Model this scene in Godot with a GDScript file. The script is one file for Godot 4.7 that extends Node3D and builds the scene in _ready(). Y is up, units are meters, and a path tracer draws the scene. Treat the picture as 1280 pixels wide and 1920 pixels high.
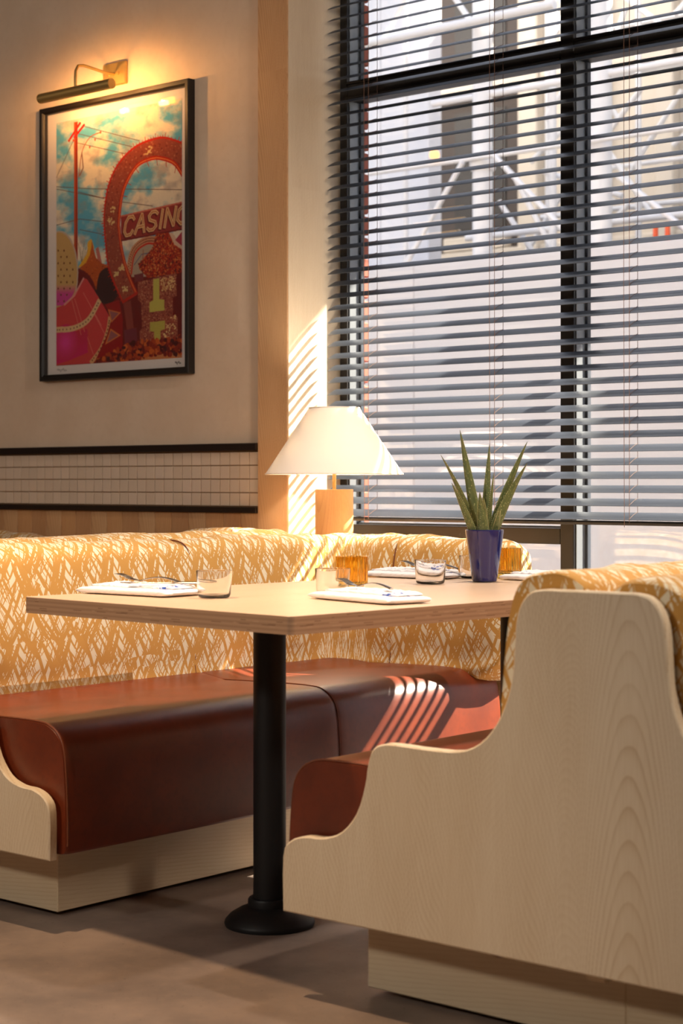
extends Node3D
# A sunny diner corner: two wooden booths with patterned cushions round a pale table, a framed print, a lamp and a window with a blind.

const EYE := 1.0
const XL := -3.747      # middle of the left booth's shared back
const XR := -1.645      # middle of the right booth's shared back
const ZE := -2.585      # booth ends towards the room
const TOP := 0.745      # table top

var mats := {}
var rng := RandomNumberGenerator.new()

# ------------------------------------------------------------------ mesh building
class Shape:
	var v := PackedVector3Array()
	var u := PackedVector2Array()
	func tri(a: Vector3, b: Vector3, c: Vector3, ua := Vector2.ZERO, ub := Vector2.ZERO, uc := Vector2.ZERO) -> void:
		if (b - a).cross(c - a).length_squared() < 1e-18:
			return
		v.append(a); v.append(b); v.append(c)
		u.append(ua); u.append(ub); u.append(uc)
	func quad(a: Vector3, b: Vector3, c: Vector3, d: Vector3, ua := Vector2.ZERO, ub := Vector2.ZERO, uc := Vector2.ZERO, ud := Vector2.ZERO) -> void:
		tri(a, b, c, ua, ub, uc)
		tri(a, c, d, ua, uc, ud)
	# rows of points; joins neighbours. Closed across when loop is on.
	func grid(rows: Array, uvs: Array, loop := false) -> void:
		for i in rows.size() - 1:
			var p: PackedVector3Array = rows[i]
			var q: PackedVector3Array = rows[i + 1]
			var up: PackedVector2Array = uvs[i]
			var uq: PackedVector2Array = uvs[i + 1]
			var n := p.size() if loop else p.size() - 1
			for j in n:
				var k := (j + 1) % p.size()
				quad(p[j], p[k], q[k], q[j], up[j], up[k] if k else up[p.size() - 1] , uq[k] if k else uq[p.size() - 1], uq[j])
	func volume() -> float:
		var s := 0.0
		for i in range(0, v.size(), 3):
			s += v[i].dot(v[i + 1].cross(v[i + 2]))
		return s
	func moved(t: Transform3D) -> void:
		for i in v.size():
			v[i] = t * v[i]
	func mesh(angle := 40.0, closed := true) -> ArrayMesh:
		var flip := closed and volume() < 0.0
		var fn := PackedVector3Array()
		var at := {}
		for i in range(0, v.size(), 3):
			var n := (v[i + 1] - v[i]).cross(v[i + 2] - v[i])
			if flip:
				n = -n
			fn.append(n)
			for k in 3:
				var key := Vector3i((v[i + k] * 20000.0).round())
				if not at.has(key):
					at[key] = PackedInt32Array()
				at[key].append(i / 3)
		var limit := cos(deg_to_rad(angle))
		var P := PackedVector3Array()
		var N := PackedVector3Array()
		var T := PackedVector2Array()
		for i in range(0, v.size(), 3):
			var own := fn[i / 3].normalized()
			for k in ([0, 1, 2] if flip else [0, 2, 1]):
				var sum := Vector3.ZERO
				for f in at[Vector3i((v[i + k] * 20000.0).round())]:
					if fn[f].normalized().dot(own) >= limit:
						sum += fn[f]
				P.append(v[i + k])
				N.append(sum.normalized() if sum.length() > 0.0 else own)
				T.append(u[i + k])
		var a := []
		a.resize(Mesh.ARRAY_MAX)
		a[Mesh.ARRAY_VERTEX] = P
		a[Mesh.ARRAY_NORMAL] = N
		a[Mesh.ARRAY_TEX_UV] = T
		var m := ArrayMesh.new()
		m.add_surface_from_arrays(Mesh.PRIMITIVE_TRIANGLES, a)
		return m

func part(called: String, shape: Shape, m: Material, parent: Node = self, angle := 40.0, closed := true) -> MeshInstance3D:
	var o := MeshInstance3D.new()
	o.name = called
	o.mesh = shape.mesh(angle, closed)
	o.material_override = m
	return put(o, called, parent)

func put(o: Node3D, called: String, parent: Node) -> Node3D:
	var nm := called
	var n := 0
	while parent.has_node(NodePath(nm)):
		n += 1
		nm = "%s_%03d" % [called, n]
	o.name = nm
	parent.add_child(o, true)
	return o

func thing(called: String, label: String, category: String, at := Vector3.ZERO, turn := 0.0, group := "") -> Node3D:
	var o := Node3D.new()
	o.position = at
	o.rotation.y = turn
	put(o, called, self)
	return tag(o, label, category, group)

func tag(o: Node3D, label: String, category: String, group := "") -> Node3D:
	o.set_meta("label", label)
	o.set_meta("category", category)
	if group:
		o.set_meta("group", group)
	return o

func struct(called: String, shape: Shape, m: Material, label := "") -> MeshInstance3D:
	var o := part(called, shape, m)
	o.set_meta("kind", "structure")
	if label:
		o.set_meta("label", label)
	return o

func shared(called: String, mesh: Mesh, m: Material, parent: Node, at := Vector3.ZERO, basis := Basis()) -> MeshInstance3D:
	var o := MeshInstance3D.new()
	o.mesh = mesh
	o.material_override = m
	o.transform = Transform3D(basis, at)
	put(o, called, parent)
	return o

# box from corner to corner with chamfered edges; texture coordinates in metres
func box(s: Shape, lo: Vector3, hi: Vector3, c := 0.0) -> void:
	var d := (hi - lo)
	var cc := minf(c, minf(d.x, minf(d.y, d.z)) * 0.45)
	var mid := (lo + hi) / 2.0
	for ax in 3:
		var b := (ax + 1) % 3
		var e := (ax + 2) % 3
		for sg in [-1.0, 1.0]:
			var pts := []
			for k in [[-1.0, -1.0], [1.0, -1.0], [1.0, 1.0], [-1.0, 1.0]]:
				var p := Vector3.ZERO
				p[ax] = mid[ax] + sg * d[ax] / 2.0
				p[b] = mid[b] + k[0] * (d[b] / 2.0 - cc)
				p[e] = mid[e] + k[1] * (d[e] / 2.0 - cc)
				pts.append(p)
			if sg < 0.0:
				pts.reverse()
			var uv := []
			for p in pts:
				uv.append(Vector2(p.z, -p.y) if ax == 0 else Vector2(p.x, p.z) if ax == 1 else Vector2(p.x, -p.y))
			s.quad(pts[0], pts[1], pts[2], pts[3], uv[0], uv[1], uv[2], uv[3])
	if cc <= 0.0:
		return
	# edge chamfers and corner triangles
	for ax in 3:
		var b := (ax + 1) % 3
		var e := (ax + 2) % 3
		for sb in [-1.0, 1.0]:
			for se in [-1.0, 1.0]:
				var q := []
				for k in [[0, -1.0], [1, -1.0], [1, 1.0], [0, 1.0]]:
					var p := Vector3.ZERO
					p[ax] = mid[ax] + k[1] * (d[ax] / 2.0 - cc)
					p[b] = mid[b] + sb * (d[b] / 2.0 - (cc if k[0] == 0 else 0.0))
					p[e] = mid[e] + se * (d[e] / 2.0 - (cc if k[0] == 1 else 0.0))
					q.append(p)
				if sb * se < 0.0:
					q.reverse()
				var uv := []
				for p in q:
					uv.append(Vector2(p.x + p.z, -p.y))
				# k order gives outward faces for equal signs
				s.quad(q[3], q[2], q[1], q[0], uv[3], uv[2], uv[1], uv[0])
	for sx in [-1.0, 1.0]:
		for sy in [-1.0, 1.0]:
			for sz in [-1.0, 1.0]:
				var h := d / 2.0
				var p1 := mid + Vector3(sx * h.x, sy * (h.y - cc), sz * (h.z - cc))
				var p2 := mid + Vector3(sx * (h.x - cc), sy * h.y, sz * (h.z - cc))
				var p3 := mid + Vector3(sx * (h.x - cc), sy * (h.y - cc), sz * h.z)
				if sx * sy * sz > 0.0:
					s.tri(p1, p2, p3)
				else:
					s.tri(p1, p3, p2)

func boxed(lo: Vector3, hi: Vector3, c := 0.0) -> Shape:
	var s := Shape.new()
	box(s, lo, hi, c)
	return s

# profile points (radius, height) turned round the y axis
func lathe(s: Shape, prof: Array, n := 32, at := Vector3.ZERO, ribs := 0, rib_depth := 0.0, rib_from := -1.0, rib_to := -1.0) -> void:
	var rows := []
	var uvs := []
	var run := 0.0
	for i in prof.size():
		var p: Vector2 = prof[i]
		if i:
			run += p.distance_to(prof[i - 1])
		var r := PackedVector3Array()
		var t := PackedVector2Array()
		for j in n + 1:
			var a := TAU * j / n
			var rad := p.x
			if ribs and p.y > rib_from and p.y < rib_to and p.x > 0.001:
				rad -= rib_depth * (1.0 - absf(cos(a * ribs / 2.0)))
			r.append(at + Vector3(cos(a) * rad, p.y, sin(a) * rad))
			t.append(Vector2(TAU * 0.1 * j / n, run))
		rows.append(r)
		uvs.append(t)
	for i in rows.size() - 1:
		var p: PackedVector3Array = rows[i]
		var q: PackedVector3Array = rows[i + 1]
		for j in n:
			s.quad(p[j], q[j], q[j + 1], p[j + 1], uvs[i][j], uvs[i + 1][j], uvs[i + 1][j + 1], uvs[i][j + 1])

func lathed(prof: Array, n := 32, at := Vector3.ZERO) -> Shape:
	var s := Shape.new()
	lathe(s, prof, n, at)
	return s

# round bar along points; radii may be one number or one per point
func tube(s: Shape, pts: Array, radius, n := 10, flat := 1.0) -> void:
	var rows := []
	var uvs := []
	var run := 0.0
	var side := Vector3.ZERO
	for i in pts.size():
		var p: Vector3 = pts[i]
		var d: Vector3 = (pts[mini(i + 1, pts.size() - 1)] - pts[maxi(i - 1, 0)]).normalized()
		if side == Vector3.ZERO:
			side = d.cross(Vector3.UP if absf(d.y) < 0.9 else Vector3.RIGHT).normalized()
		side = (side - d * side.dot(d)).normalized()
		var up := side.cross(d)
		var r: float = radius[i] if radius is Array else radius
		if i:
			run += p.distance_to(pts[i - 1])
		var row := PackedVector3Array()
		var t := PackedVector2Array()
		for j in n + 1:
			var a := TAU * j / n
			row.append(p + side * cos(a) * r + up * sin(a) * r * flat)
			t.append(Vector2(r * TAU * j / n, run))
		rows.append(row)
		uvs.append(t)
	for i in rows.size() - 1:
		for j in n:
			s.quad(rows[i][j], rows[i][j + 1], rows[i + 1][j + 1], rows[i + 1][j], uvs[i][j], uvs[i][j + 1], uvs[i + 1][j + 1], uvs[i + 1][j])
	for e in [0, rows.size() - 1]:
		for j in n:
			if e == 0:
				s.tri(pts[0], rows[0][j + 1], rows[0][j])
			else:
				s.tri(pts[e], rows[e][j], rows[e][j + 1])

func tubed(pts: Array, radius, n := 10, flat := 1.0) -> Shape:
	var s := Shape.new()
	tube(s, pts, radius, n, flat)
	return s

# flat outline in x and y given a thickness along z, its edges chamfered
func slab(outline: PackedVector2Array, z0: float, z1: float, c := 0.002) -> Shape:
	var s := Shape.new()
	var o := outline
	if Geometry2D.is_polygon_clockwise(o):
		o = o.duplicate()
		o.reverse()
	var inner := PackedVector2Array()
	var n := o.size()
	for i in n:
		var a := (o[i] - o[(i + n - 1) % n]).normalized()
		var b := (o[(i + 1) % n] - o[i]).normalized()
		var na := Vector2(-a.y, a.x)
		var nb := Vector2(-b.y, b.x)
		var m := (na + nb).normalized()
		inner.append(o[i] + m * c / maxf(m.dot(na), 0.5))
	if Geometry2D.is_polygon_clockwise(o):
		return s
	var idx := Geometry2D.triangulate_polygon(inner)
	for z in [z0, z1]:
		for i in range(0, idx.size(), 3):
			var a := inner[idx[i]]
			var b := inner[idx[i + 1]]
			var d := inner[idx[i + 2]]
			if ((b - a).cross(d - a) > 0.0) != (z == z1):
				var w := b
				b = d
				d = w
			s.tri(Vector3(a.x, a.y, z), Vector3(b.x, b.y, z), Vector3(d.x, d.y, z), Vector2(a.x, -a.y), Vector2(b.x, -b.y), Vector2(d.x, -d.y))
	var run := 0.0
	for i in n:
		var k := (i + 1) % n
		var l := o[i].distance_to(o[k])
		var loops := [[inner[i], inner[k], z1], [o[i], o[k], z1 - c], [o[i], o[k], z0 + c], [inner[i], inner[k], z0]]
		for j in 3:
			var p: Array = loops[j]
			var q: Array = loops[j + 1]
			s.quad(Vector3(p[0].x, p[0].y, p[2]), Vector3(q[0].x, q[0].y, q[2]), Vector3(q[1].x, q[1].y, q[2]), Vector3(p[1].x, p[1].y, p[2]),
				Vector2(p[2] * 0.5, run), Vector2(q[2] * 0.5, run), Vector2(q[2] * 0.5, run + l), Vector2(p[2] * 0.5, run + l))
		run += l
	return s

func smooth(pts: Array, steps := 4, closed := false) -> PackedVector2Array:
	var out := PackedVector2Array()
	var n := pts.size()
	for i in (n if closed else n - 1):
		var p0: Vector2 = pts[(i + n - 1) % n] if closed or i > 0 else pts[0]
		var p1: Vector2 = pts[i]
		var p2: Vector2 = pts[(i + 1) % n]
		var p3: Vector2 = pts[(i + 2) % n] if closed or i < n - 2 else pts[n - 1]
		for k in steps:
			out.append(p1.cubic_interpolate(p2, p0, p3, float(k) / steps))
	if not closed:
		out.append(pts[n - 1])
	return out

# a cushion: closed outline (distance from the path, height) carried along a path on the floor plan; inwards is the side the distance grows to
func sweep(path: Array, inward: Array, outline: PackedVector2Array, bulge := 0.0, end_round := 0.0, squash := Vector2(1, 1)) -> Shape:
	var s := Shape.new()
	var rows := []
	var uvs := []
	var run := 0.0
	var total := 0.0
	for i in range(1, path.size()):
		total += path[i].distance_to(path[i - 1])
	var mid := Vector2.ZERO
	for p in outline:
		mid += p / outline.size()
	for i in path.size():
		if i:
			run += path[i].distance_to(path[i - 1])
		var e := total - run if bulge > 0.2 else minf(run, total - run)
		var k := 1.0
		if end_round > 0.0 and e < end_round:
			k = lerpf(1.0 - bulge, 1.0, sqrt(1.0 - pow(1.0 - e / end_round, 2.0)))
		var row := PackedVector3Array()
		var t := PackedVector2Array()
		var way := 0.0
		for j in outline.size() + 1:
			var q := outline[j % outline.size()]
			if j:
				way += q.distance_to(outline[j - 1])
			q = mid + (q - mid) * k
			row.append(Vector3(path[i].x + inward[i].x * q.x, q.y, path[i].y + inward[i].y * q.x))
			t.append(Vector2(run, way))
		rows.append(row)
		uvs.append(t)
	for i in rows.size() - 1:
		for j in outline.size():
			s.quad(rows[i][j], rows[i][j + 1], rows[i + 1][j + 1], rows[i + 1][j], uvs[i][j], uvs[i][j + 1], uvs[i + 1][j + 1], uvs[i + 1][j])
	var idx := Geometry2D.triangulate_polygon(outline)
	for e in [0, rows.size() - 1]:
		for i in range(0, idx.size(), 3):
			var a := idx[i]
			var b := idx[i + 1]
			var c := idx[i + 2]
			if e == 0:
				s.tri(rows[e][a], rows[e][c], rows[e][b], outline[a], outline[c], outline[b])
			else:
				s.tri(rows[e][a], rows[e][b], rows[e][c], outline[a], outline[b], outline[c])
	# the first quad's turn and the caps' turn must agree
	var probe: float = s.volume()
	if probe < 0.0:
		pass
	return s

# ------------------------------------------------------------------ pictures computed for surfaces
func picture(im: Image) -> ImageTexture:
	im.generate_mipmaps()
	return ImageTexture.create_from_image(im)

func noise(freq: float, sd: int, octaves := 3) -> FastNoiseLite:
	var n := FastNoiseLite.new()
	n.noise_type = FastNoiseLite.TYPE_SIMPLEX_SMOOTH
	n.frequency = freq
	n.seed = sd
	n.fractal_octaves = octaves
	return n

func mat(color: Color, rough := 0.6, metal := 0.0) -> StandardMaterial3D:
	var m := StandardMaterial3D.new()
	m.albedo_color = color
	m.roughness = rough
	m.metallic = metal
	return m

func c8(r: int, g: int, b: int) -> Color:
	return Color(r / 255.0, g / 255.0, b / 255.0)

# veneer: x runs across the grain and y along it, both in metres per pixel; hearts are the x places of cathedral figures
func veneer(w: int, h: int, mx: float, my: float, light: Color, dark: Color, sd: int, hearts: Array, spacing := 0.057, k := 33.0, strength := 1.0) -> Image:
	var im := Image.create(w, h, false, Image.FORMAT_RGB8)
	var warp := noise(1.0, sd, 3)
	var fibre := noise(1.0, sd + 1, 2)
	var tone := noise(1.0, sd + 2, 2)
	for y in h:
		var my_ := y * my
		for x in w:
			var px := x * mx
			var best := 9.0
			for q in hearts:
				best = minf(best, absf(px - q))
			var wv := warp.get_noise_2d(px * 4.0, my_ * 1.3)
			var d := absf(best + wv * 0.007)
			var f := d * d if d < 0.15 else 0.3 * d - 0.0225
			f = (f * k - my_ + warp.get_noise_2d(px * 16.0, my_ * 5.0) * 0.006) / spacing
			var t := f - floorf(f)
			var line := pow(t, 5.0) * (1.0 if t < 0.93 else (1.0 - t) / 0.07)
			line *= strength * (0.75 + 0.5 * tone.get_noise_2d(px * 6.0, my_ * 2.0))
			var a := clampf(line * 0.85 + fibre.get_noise_2d(px * 700.0, my_ * 9.0) * 0.16 + 0.12 + tone.get_noise_2d(px * 5.0 + 40.0, my_ * 0.8) * 0.18, 0.0, 1.0)
			im.set_pixel(x, y, light.lerp(dark, a))
	return im

class Brush:
	var im: Image
	func _init(w: int, h: int, c: Color) -> void:
		im = Image.create(w, h, false, Image.FORMAT_RGB8)
		im.fill(c)
	func poly(pts: PackedVector2Array, c: Color) -> void:
		var lo := 1e9
		var hi := -1e9
		for p in pts:
			lo = minf(lo, p.y)
			hi = maxf(hi, p.y)
		for y in range(maxi(0, int(floor(lo))), mini(im.get_height() - 1, int(ceil(hi))) + 1):
			var yc := y + 0.5
			var xs := []
			for i in pts.size():
				var a := pts[i]
				var b := pts[(i + 1) % pts.size()]
				if (a.y <= yc) != (b.y <= yc):
					xs.append(a.x + (yc - a.y) / (b.y - a.y) * (b.x - a.x))
			xs.sort()
			for i in range(0, xs.size() - 1, 2):
				var x0 := int(round(xs[i]))
				var x1 := int(round(xs[i + 1]))
				if x1 > x0:
					im.fill_rect(Rect2i(x0, y, x1 - x0, 1), c)
	func line(pts: PackedVector2Array, wd: float, c: Color) -> void:
		for i in pts.size() - 1:
			var d := (pts[i + 1] - pts[i]).normalized() * wd / 2.0
			var n := Vector2(-d.y, d.x)
			poly(PackedVector2Array([pts[i] - d * 0.5 + n, pts[i + 1] + d * 0.5 + n, pts[i + 1] + d * 0.5 - n, pts[i] - d * 0.5 - n]), c)
	func disc(p: Vector2, rx: float, ry: float, c: Color) -> void:
		var a := PackedVector2Array()
		for i in 28:
			a.append(p + Vector2(cos(TAU * i / 28) * rx, sin(TAU * i / 28) * ry))
		poly(a, c)

# crossing ochre brush strokes on cream; the picture repeats in both directions
func stroke_cloth() -> Image:
	var w := 512
	var h := 576
	var mask := PackedByteArray()
	mask.resize(w * h)
	var r := RandomNumberGenerator.new()
	r.seed = 77
	var k := 0
	for gy in 4:
		for gx in 4:
			k += 1
			var p := Vector2((gx + r.randf_range(0.1, 0.9)) * w / 4.0, (gy + r.randf_range(0.1, 0.9)) * h / 4.0)
			var a0 := r.randf_range(52, 74) if (gx + gy) % 2 else r.randf_range(106, 128)
			dab(mask, w, h, p, a0, r.randf_range(360, 580), r.randf_range(19, 38), r.randf_range(-16, 16))
			for i in (5 if k % 2 else 3):
				var a := 180.0 - a0 + r.randf_range(-12, 12)
				var n := Vector2(-sin(deg_to_rad(a)), cos(deg_to_rad(a)))
				dab(mask, w, h, p + Vector2(r.randf_range(-70, 70), r.randf_range(-70, 70)) + n * (i - 1) * r.randf_range(28, 42), a if i % 3 else a0 + r.randf_range(-9, 9), r.randf_range(200, 380), r.randf_range(6, 13), r.randf_range(-12, 12))
	var im := Image.create(w, h, false, Image.FORMAT_RGB8)
	var weave := noise(0.35, 5, 2)
	for y in h:
		for x in w:
			var g := weave.get_noise_2d(x, y) * 0.04
			if mask[y * w + x]:
				im.set_pixel(x, y, Color(0.80 + g, 0.60 + g, 0.30 + g * 0.6))
			else:
				im.set_pixel(x, y, Color(0.925 + g, 0.885 + g, 0.78 + g))
	return im

func dab(mask: PackedByteArray, w: int, h: int, p: Vector2, deg: float, ln: float, wd: float, bend: float) -> void:
	var d := Vector2(cos(deg_to_rad(deg)), sin(deg_to_rad(deg)))
	var n := Vector2(-d.y, d.x)
	var steps := int(ln / 0.7)
	for i in steps:
		var q := float(i) / steps - 0.5
		var half := wd * 0.5 * sqrt(maxf(0.0, 1.0 - pow(absf(q * 2.0), 3.0)))
		var c := p + d * q * ln + n * bend * q * q * 4.0
		var t := -half
		while t < half:
			var z := c + n * t
			mask[posmod(int(z.y), h) * w + posmod(int(z.x), w)] = 1
			t += 0.7

func blotch(w: int, h: int, a: Color, b: Color, c: Color, freq: float, sd: int, spots := 0.0) -> Image:
	var im := Image.create(w, h, false, Image.FORMAT_RGB8)
	var n1 := noise(freq, sd, 5)
	var n2 := noise(freq * 7.0, sd + 1, 3)
	for y in h:
		for x in w:
			var t := clampf(n1.get_noise_2d(x, y) * 0.9 + 0.5, 0.0, 1.0)
			var q := a.lerp(b, t)
			q = q.lerp(c, clampf(n2.get_noise_2d(x, y) * 0.8, 0.0, 1.0) * 0.5)
			if spots > 0.0 and n2.get_noise_2d(x * 3.1 + 500.0, y * 3.1) > 0.62:
				q = q.darkened(spots)
			im.set_pixel(x, y, q)
	return im

# the print in the frame: old neon signs stacked under a cloudy sky, laid out on a field 842 wide whose height follows the slanting print
func on_print(x: float, y: float) -> Vector2:
	var f := (x - 205.0) / 8.42
	return Vector2(f * 5.9, (y / 3.556 + 170.0 + 0.439 * f) / (452.6 + 0.314 * f) * 800.0)

func outline_on_print(list: Array) -> PackedVector2Array:
	var o := PackedVector2Array()
	for i in range(0, list.size(), 2):
		o.append(on_print(list[i], list[i + 1]))
	return o

func curve_on_print(list: Array, steps := 6) -> PackedVector2Array:
	var a := []
	for p in outline_on_print(list):
		a.append(p)
	return smooth(a, steps)

func speckle(b: Brush, r: RandomNumberGenerator, where: PackedVector2Array, many: int, size: float, colors: Array) -> void:
	var lo := Vector2(1e9, 1e9)
	var hi := -lo
	for p in where:
		lo = lo.min(p)
		hi = hi.max(p)
	for i in many:
		var p := Vector2(r.randf_range(lo.x, hi.x), r.randf_range(lo.y, hi.y))
		if Geometry2D.is_point_in_polygon(p, where):
			b.disc(p, r.randf_range(0.5, 1.0) * size, r.randf_range(0.4, 0.9) * size, colors[i % colors.size()])

func art() -> Image:
	var W := 590
	var H := 800
	var b := Brush.new(W, H, c8(120, 165, 170))
	var cl := noise(0.006, 11, 5)
	for y in H:
		for x in W:
			var t := cl.get_noise_2d(x * 0.7 + y * 0.5, y * 1.2 - x * 0.35)
			var q := c8(84, 176, 208).lerp(c8(240, 228, 202), clampf(t * 2.4 + 0.62, 0.0, 1.0))
			q = q.lerp(c8(160, 156, 150), clampf(cl.get_noise_2d(x * 1.7 + 900.0, y * 2.2) * 1.3 - 0.1, 0.0, 0.55))
			b.im.set_pixel(x, y, q)
	var r := RandomNumberGenerator.new()
	r.seed = 4
	var red := c8(190, 36, 14)
	var deep := c8(96, 10, 8)
	var wire := c8(96, 76, 66)
	var U := 1209.0   # the upper half was laid out on a second field
	for wv in [[400, 625, 775, 725], [365, 675, 730, 765], [355, 735, 680, 810], [205, 1040, 540, 1105], [205, 1025, 450, 1040, 1047, 1055], [360, 1060, 540, 1105], [325, 720, 205, 965], [660, 1130, 860, 1160], [205, 1280, 370, 1240, 540, 1260], [370, 1310, 540, 1345]]:
		var l: Array = wv.duplicate()
		for i in range(1, l.size(), 2):
			l[i] -= U
		b.line(outline_on_print(l), 2.0, wire)
	b.line(curve_on_print([515, 665 - U, 440, 700 - U, 385, 800 - U, 365, 965 - U]), 3.5, c8(170, 96, 70))
	b.line(outline_on_print([385, 800 - U, 395, 900 - U, 372, 950 - U]), 5.0, c8(140, 104, 84))
	b.line(outline_on_print([343, 605 - U, 343, 380]), 18.0, c8(186, 72, 26))
	b.line(outline_on_print([349, 605 - U, 349, 380]), 5.0, c8(126, 34, 18))
	b.line(outline_on_print([293, 722 - U, 374, 602 - U]), 9.0, red)
	b.line(outline_on_print([333, 700 - U, 402, 614 - U]), 9.0, red)
	for p in [[515, 665], [477, 713], [440, 763], [300, 715], [325, 718]]:
		b.disc(on_print(p[0], p[1] - U), 3.5, 4.5, c8(186, 80, 50))
	# bare branches and the dark heap
	for i in 9:
		b.line(outline_on_print([385, 330, 360 + i * 14, 190 + (i % 3) * 26]), 1.6, c8(130, 116, 86))
	b.poly(outline_on_print([205, 560, 360, 360, 560, 340, 640, 420, 740, 380, 1047, 380, 1047, 1010, 205, 1010]), c8(104, 14, 10))
	b.poly(outline_on_print([480, 230, 500, 215, 525, 330, 500, 330]), c8(190, 110, 96))
	b.disc(on_print(560, 470), 60, 62, c8(50, 18, 18))
	# small cream arch with lamp holes
	var so := curve_on_print([690, 420, 695, 320, 725, 225, 785, 168, 850, 150, 920, 165, 980, 240, 1000, 330])
	var si := curve_on_print([722, 400, 735, 300, 765, 240, 815, 205, 850, 200, 880, 215, 900, 280, 905, 330])
	b.poly(si + PackedVector2Array([on_print(905, 420), on_print(722, 420)]), c8(176, 160, 136))
	b.line(outline_on_print([740, 340, 790, 270, 850, 260]), 3.0, c8(90, 100, 130))
	b.line(outline_on_print([795, 340, 800, 240]), 3.0, c8(150, 80, 60))
	var ring := so.duplicate()
	for i in range(si.size() - 1, -1, -1):
		ring.append(si[i])
	b.poly(ring, c8(206, 148, 106))
	for i in range(0, so.size()):
		for t in [0.3, 0.65]:
			b.disc(so[i].lerp(si[mini(i, si.size() - 1)], t), 2.2, 2.2, deep)
	b.line(si, 6.0, c8(196, 40, 22))
	# horseshoe arch
	var outer := curve_on_print([665, 585, 600, 440, 565, 330, 548, 180, 540, 60, 545, 1150 - U, 575, 1000 - U, 640, 870 - U, 740, 770 - U, 850, 720 - U, 940, 708 - U, 1055, 748 - U])
	var inner := curve_on_print([755, 530, 700, 400, 660, 250, 640, 100, 638, 1270 - U, 655, 1110 - U, 690, 1000 - U, 760, 890 - U, 850, 845 - U, 920, 845 - U, 1000, 880 - U, 1055, 965 - U])
	ring = outer.duplicate()
	for i in range(inner.size() - 1, -1, -1):
		ring.append(inner[i])
	b.poly(ring, c8(150, 70, 48))
	speckle(b, r, ring, 1500, 4.0, [c8(168, 88, 62), c8(120, 48, 36), c8(186, 116, 78), c8(140, 60, 44)])
	for q in [[585, 50, 24], [655, 355, 20], [680, 500, 18], [830, 790 - U, 26], [600, 1180 - U, 18], [620, 400, 14]]:
		for i in 16:
			b.disc(on_print(q[0] + r.randf_range(-1, 1) * q[2], q[1] + r.randf_range(-1, 1) * q[2]), r.randf_range(1.5, 5), r.randf_range(1.5, 5), c8(224, 190, 124))
	b.line(outer, 7.0, red)
	b.line(inner, 13.0, red)
	b.line(inner, 4.0, c8(228, 120, 54))
	b.line(outline_on_print([665, 585, 755, 530]), 10.0, red)
	for i in range(1, outer.size() - 1):
		var d := (outer[i + 1] - outer[i - 1]).normalized()
		b.line(PackedVector2Array([outer[i], outer[i] + Vector2(d.y, -d.x) * (15.0 if i % 4 == 0 else 8.0)]), 2.5, red)
		if i % 5 == 1 and i > 30:
			var e := mini(i, inner.size() - 1)
			b.line(PackedVector2Array([inner[e], inner[e] + Vector2(-d.y, d.x) * 24.0]), 2.5, c8(176, 60, 40))
	# sign board with slanted lettering
	b.poly(outline_on_print([652, 16, 1050, -70, 1050, 108, 655, 178]), c8(150, 48, 42))
	b.line(outline_on_print([652, 16, 1050, -70]), 5.0, c8(206, 110, 88))
	b.line(outline_on_print([655, 178, 1050, 108]), 5.0, c8(110, 20, 18))
	var letters := {"C": [[0.95, 0.2, 0.75, 0.02, 0.3, 0.02, 0.05, 0.3, 0.05, 0.75, 0.3, 0.98, 0.75, 0.98, 0.95, 0.78]],
		"A": [[0.0, 1, 0.5, 0, 1.0, 1], [0.22, 0.66, 0.8, 0.66]],
		"S": [[0.95, 0.16, 0.7, 0.02, 0.3, 0.02, 0.06, 0.2, 0.2, 0.42, 0.8, 0.58, 0.95, 0.8, 0.7, 0.98, 0.3, 0.98, 0.04, 0.84]],
		"I": [[0.5, 0, 0.5, 1]], "N": [[0.05, 1, 0.05, 0, 0.95, 1, 0.95, 0]],
		"O": [[0.5, 0, 0.9, 0.2, 0.95, 0.7, 0.5, 1, 0.08, 0.75, 0.08, 0.25, 0.5, 0]]}
	var at := 668.0
	var strokes := []
	for ch in ["C", "A", "S", "I", "N", "O"]:
		var wd := 24.0 if ch == "I" else 62.0
		for st in letters[ch]:
			var pts := PackedVector2Array()
			for i in range(0, st.size(), 2):
				var px: float = at + st[i] * wd + (1.0 - st[i + 1]) * 18.0
				pts.append(on_print(px, 148.0 - (px - 680.0) * 0.21 - (1.0 - st[i + 1]) * 122.0))
			var shade := pts.duplicate()
			for i in shade.size():
				shade[i] += Vector2(-4, 4)
			strokes.append(pts)
			b.line(shade, 13.0, c8(104, 20, 18))
		at += wd + 14.0
	for pts in strokes:
		b.line(pts, 11.0, c8(236, 196, 138))
		b.line(pts, 3.5, c8(190, 110, 66))
	return b.im

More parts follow.
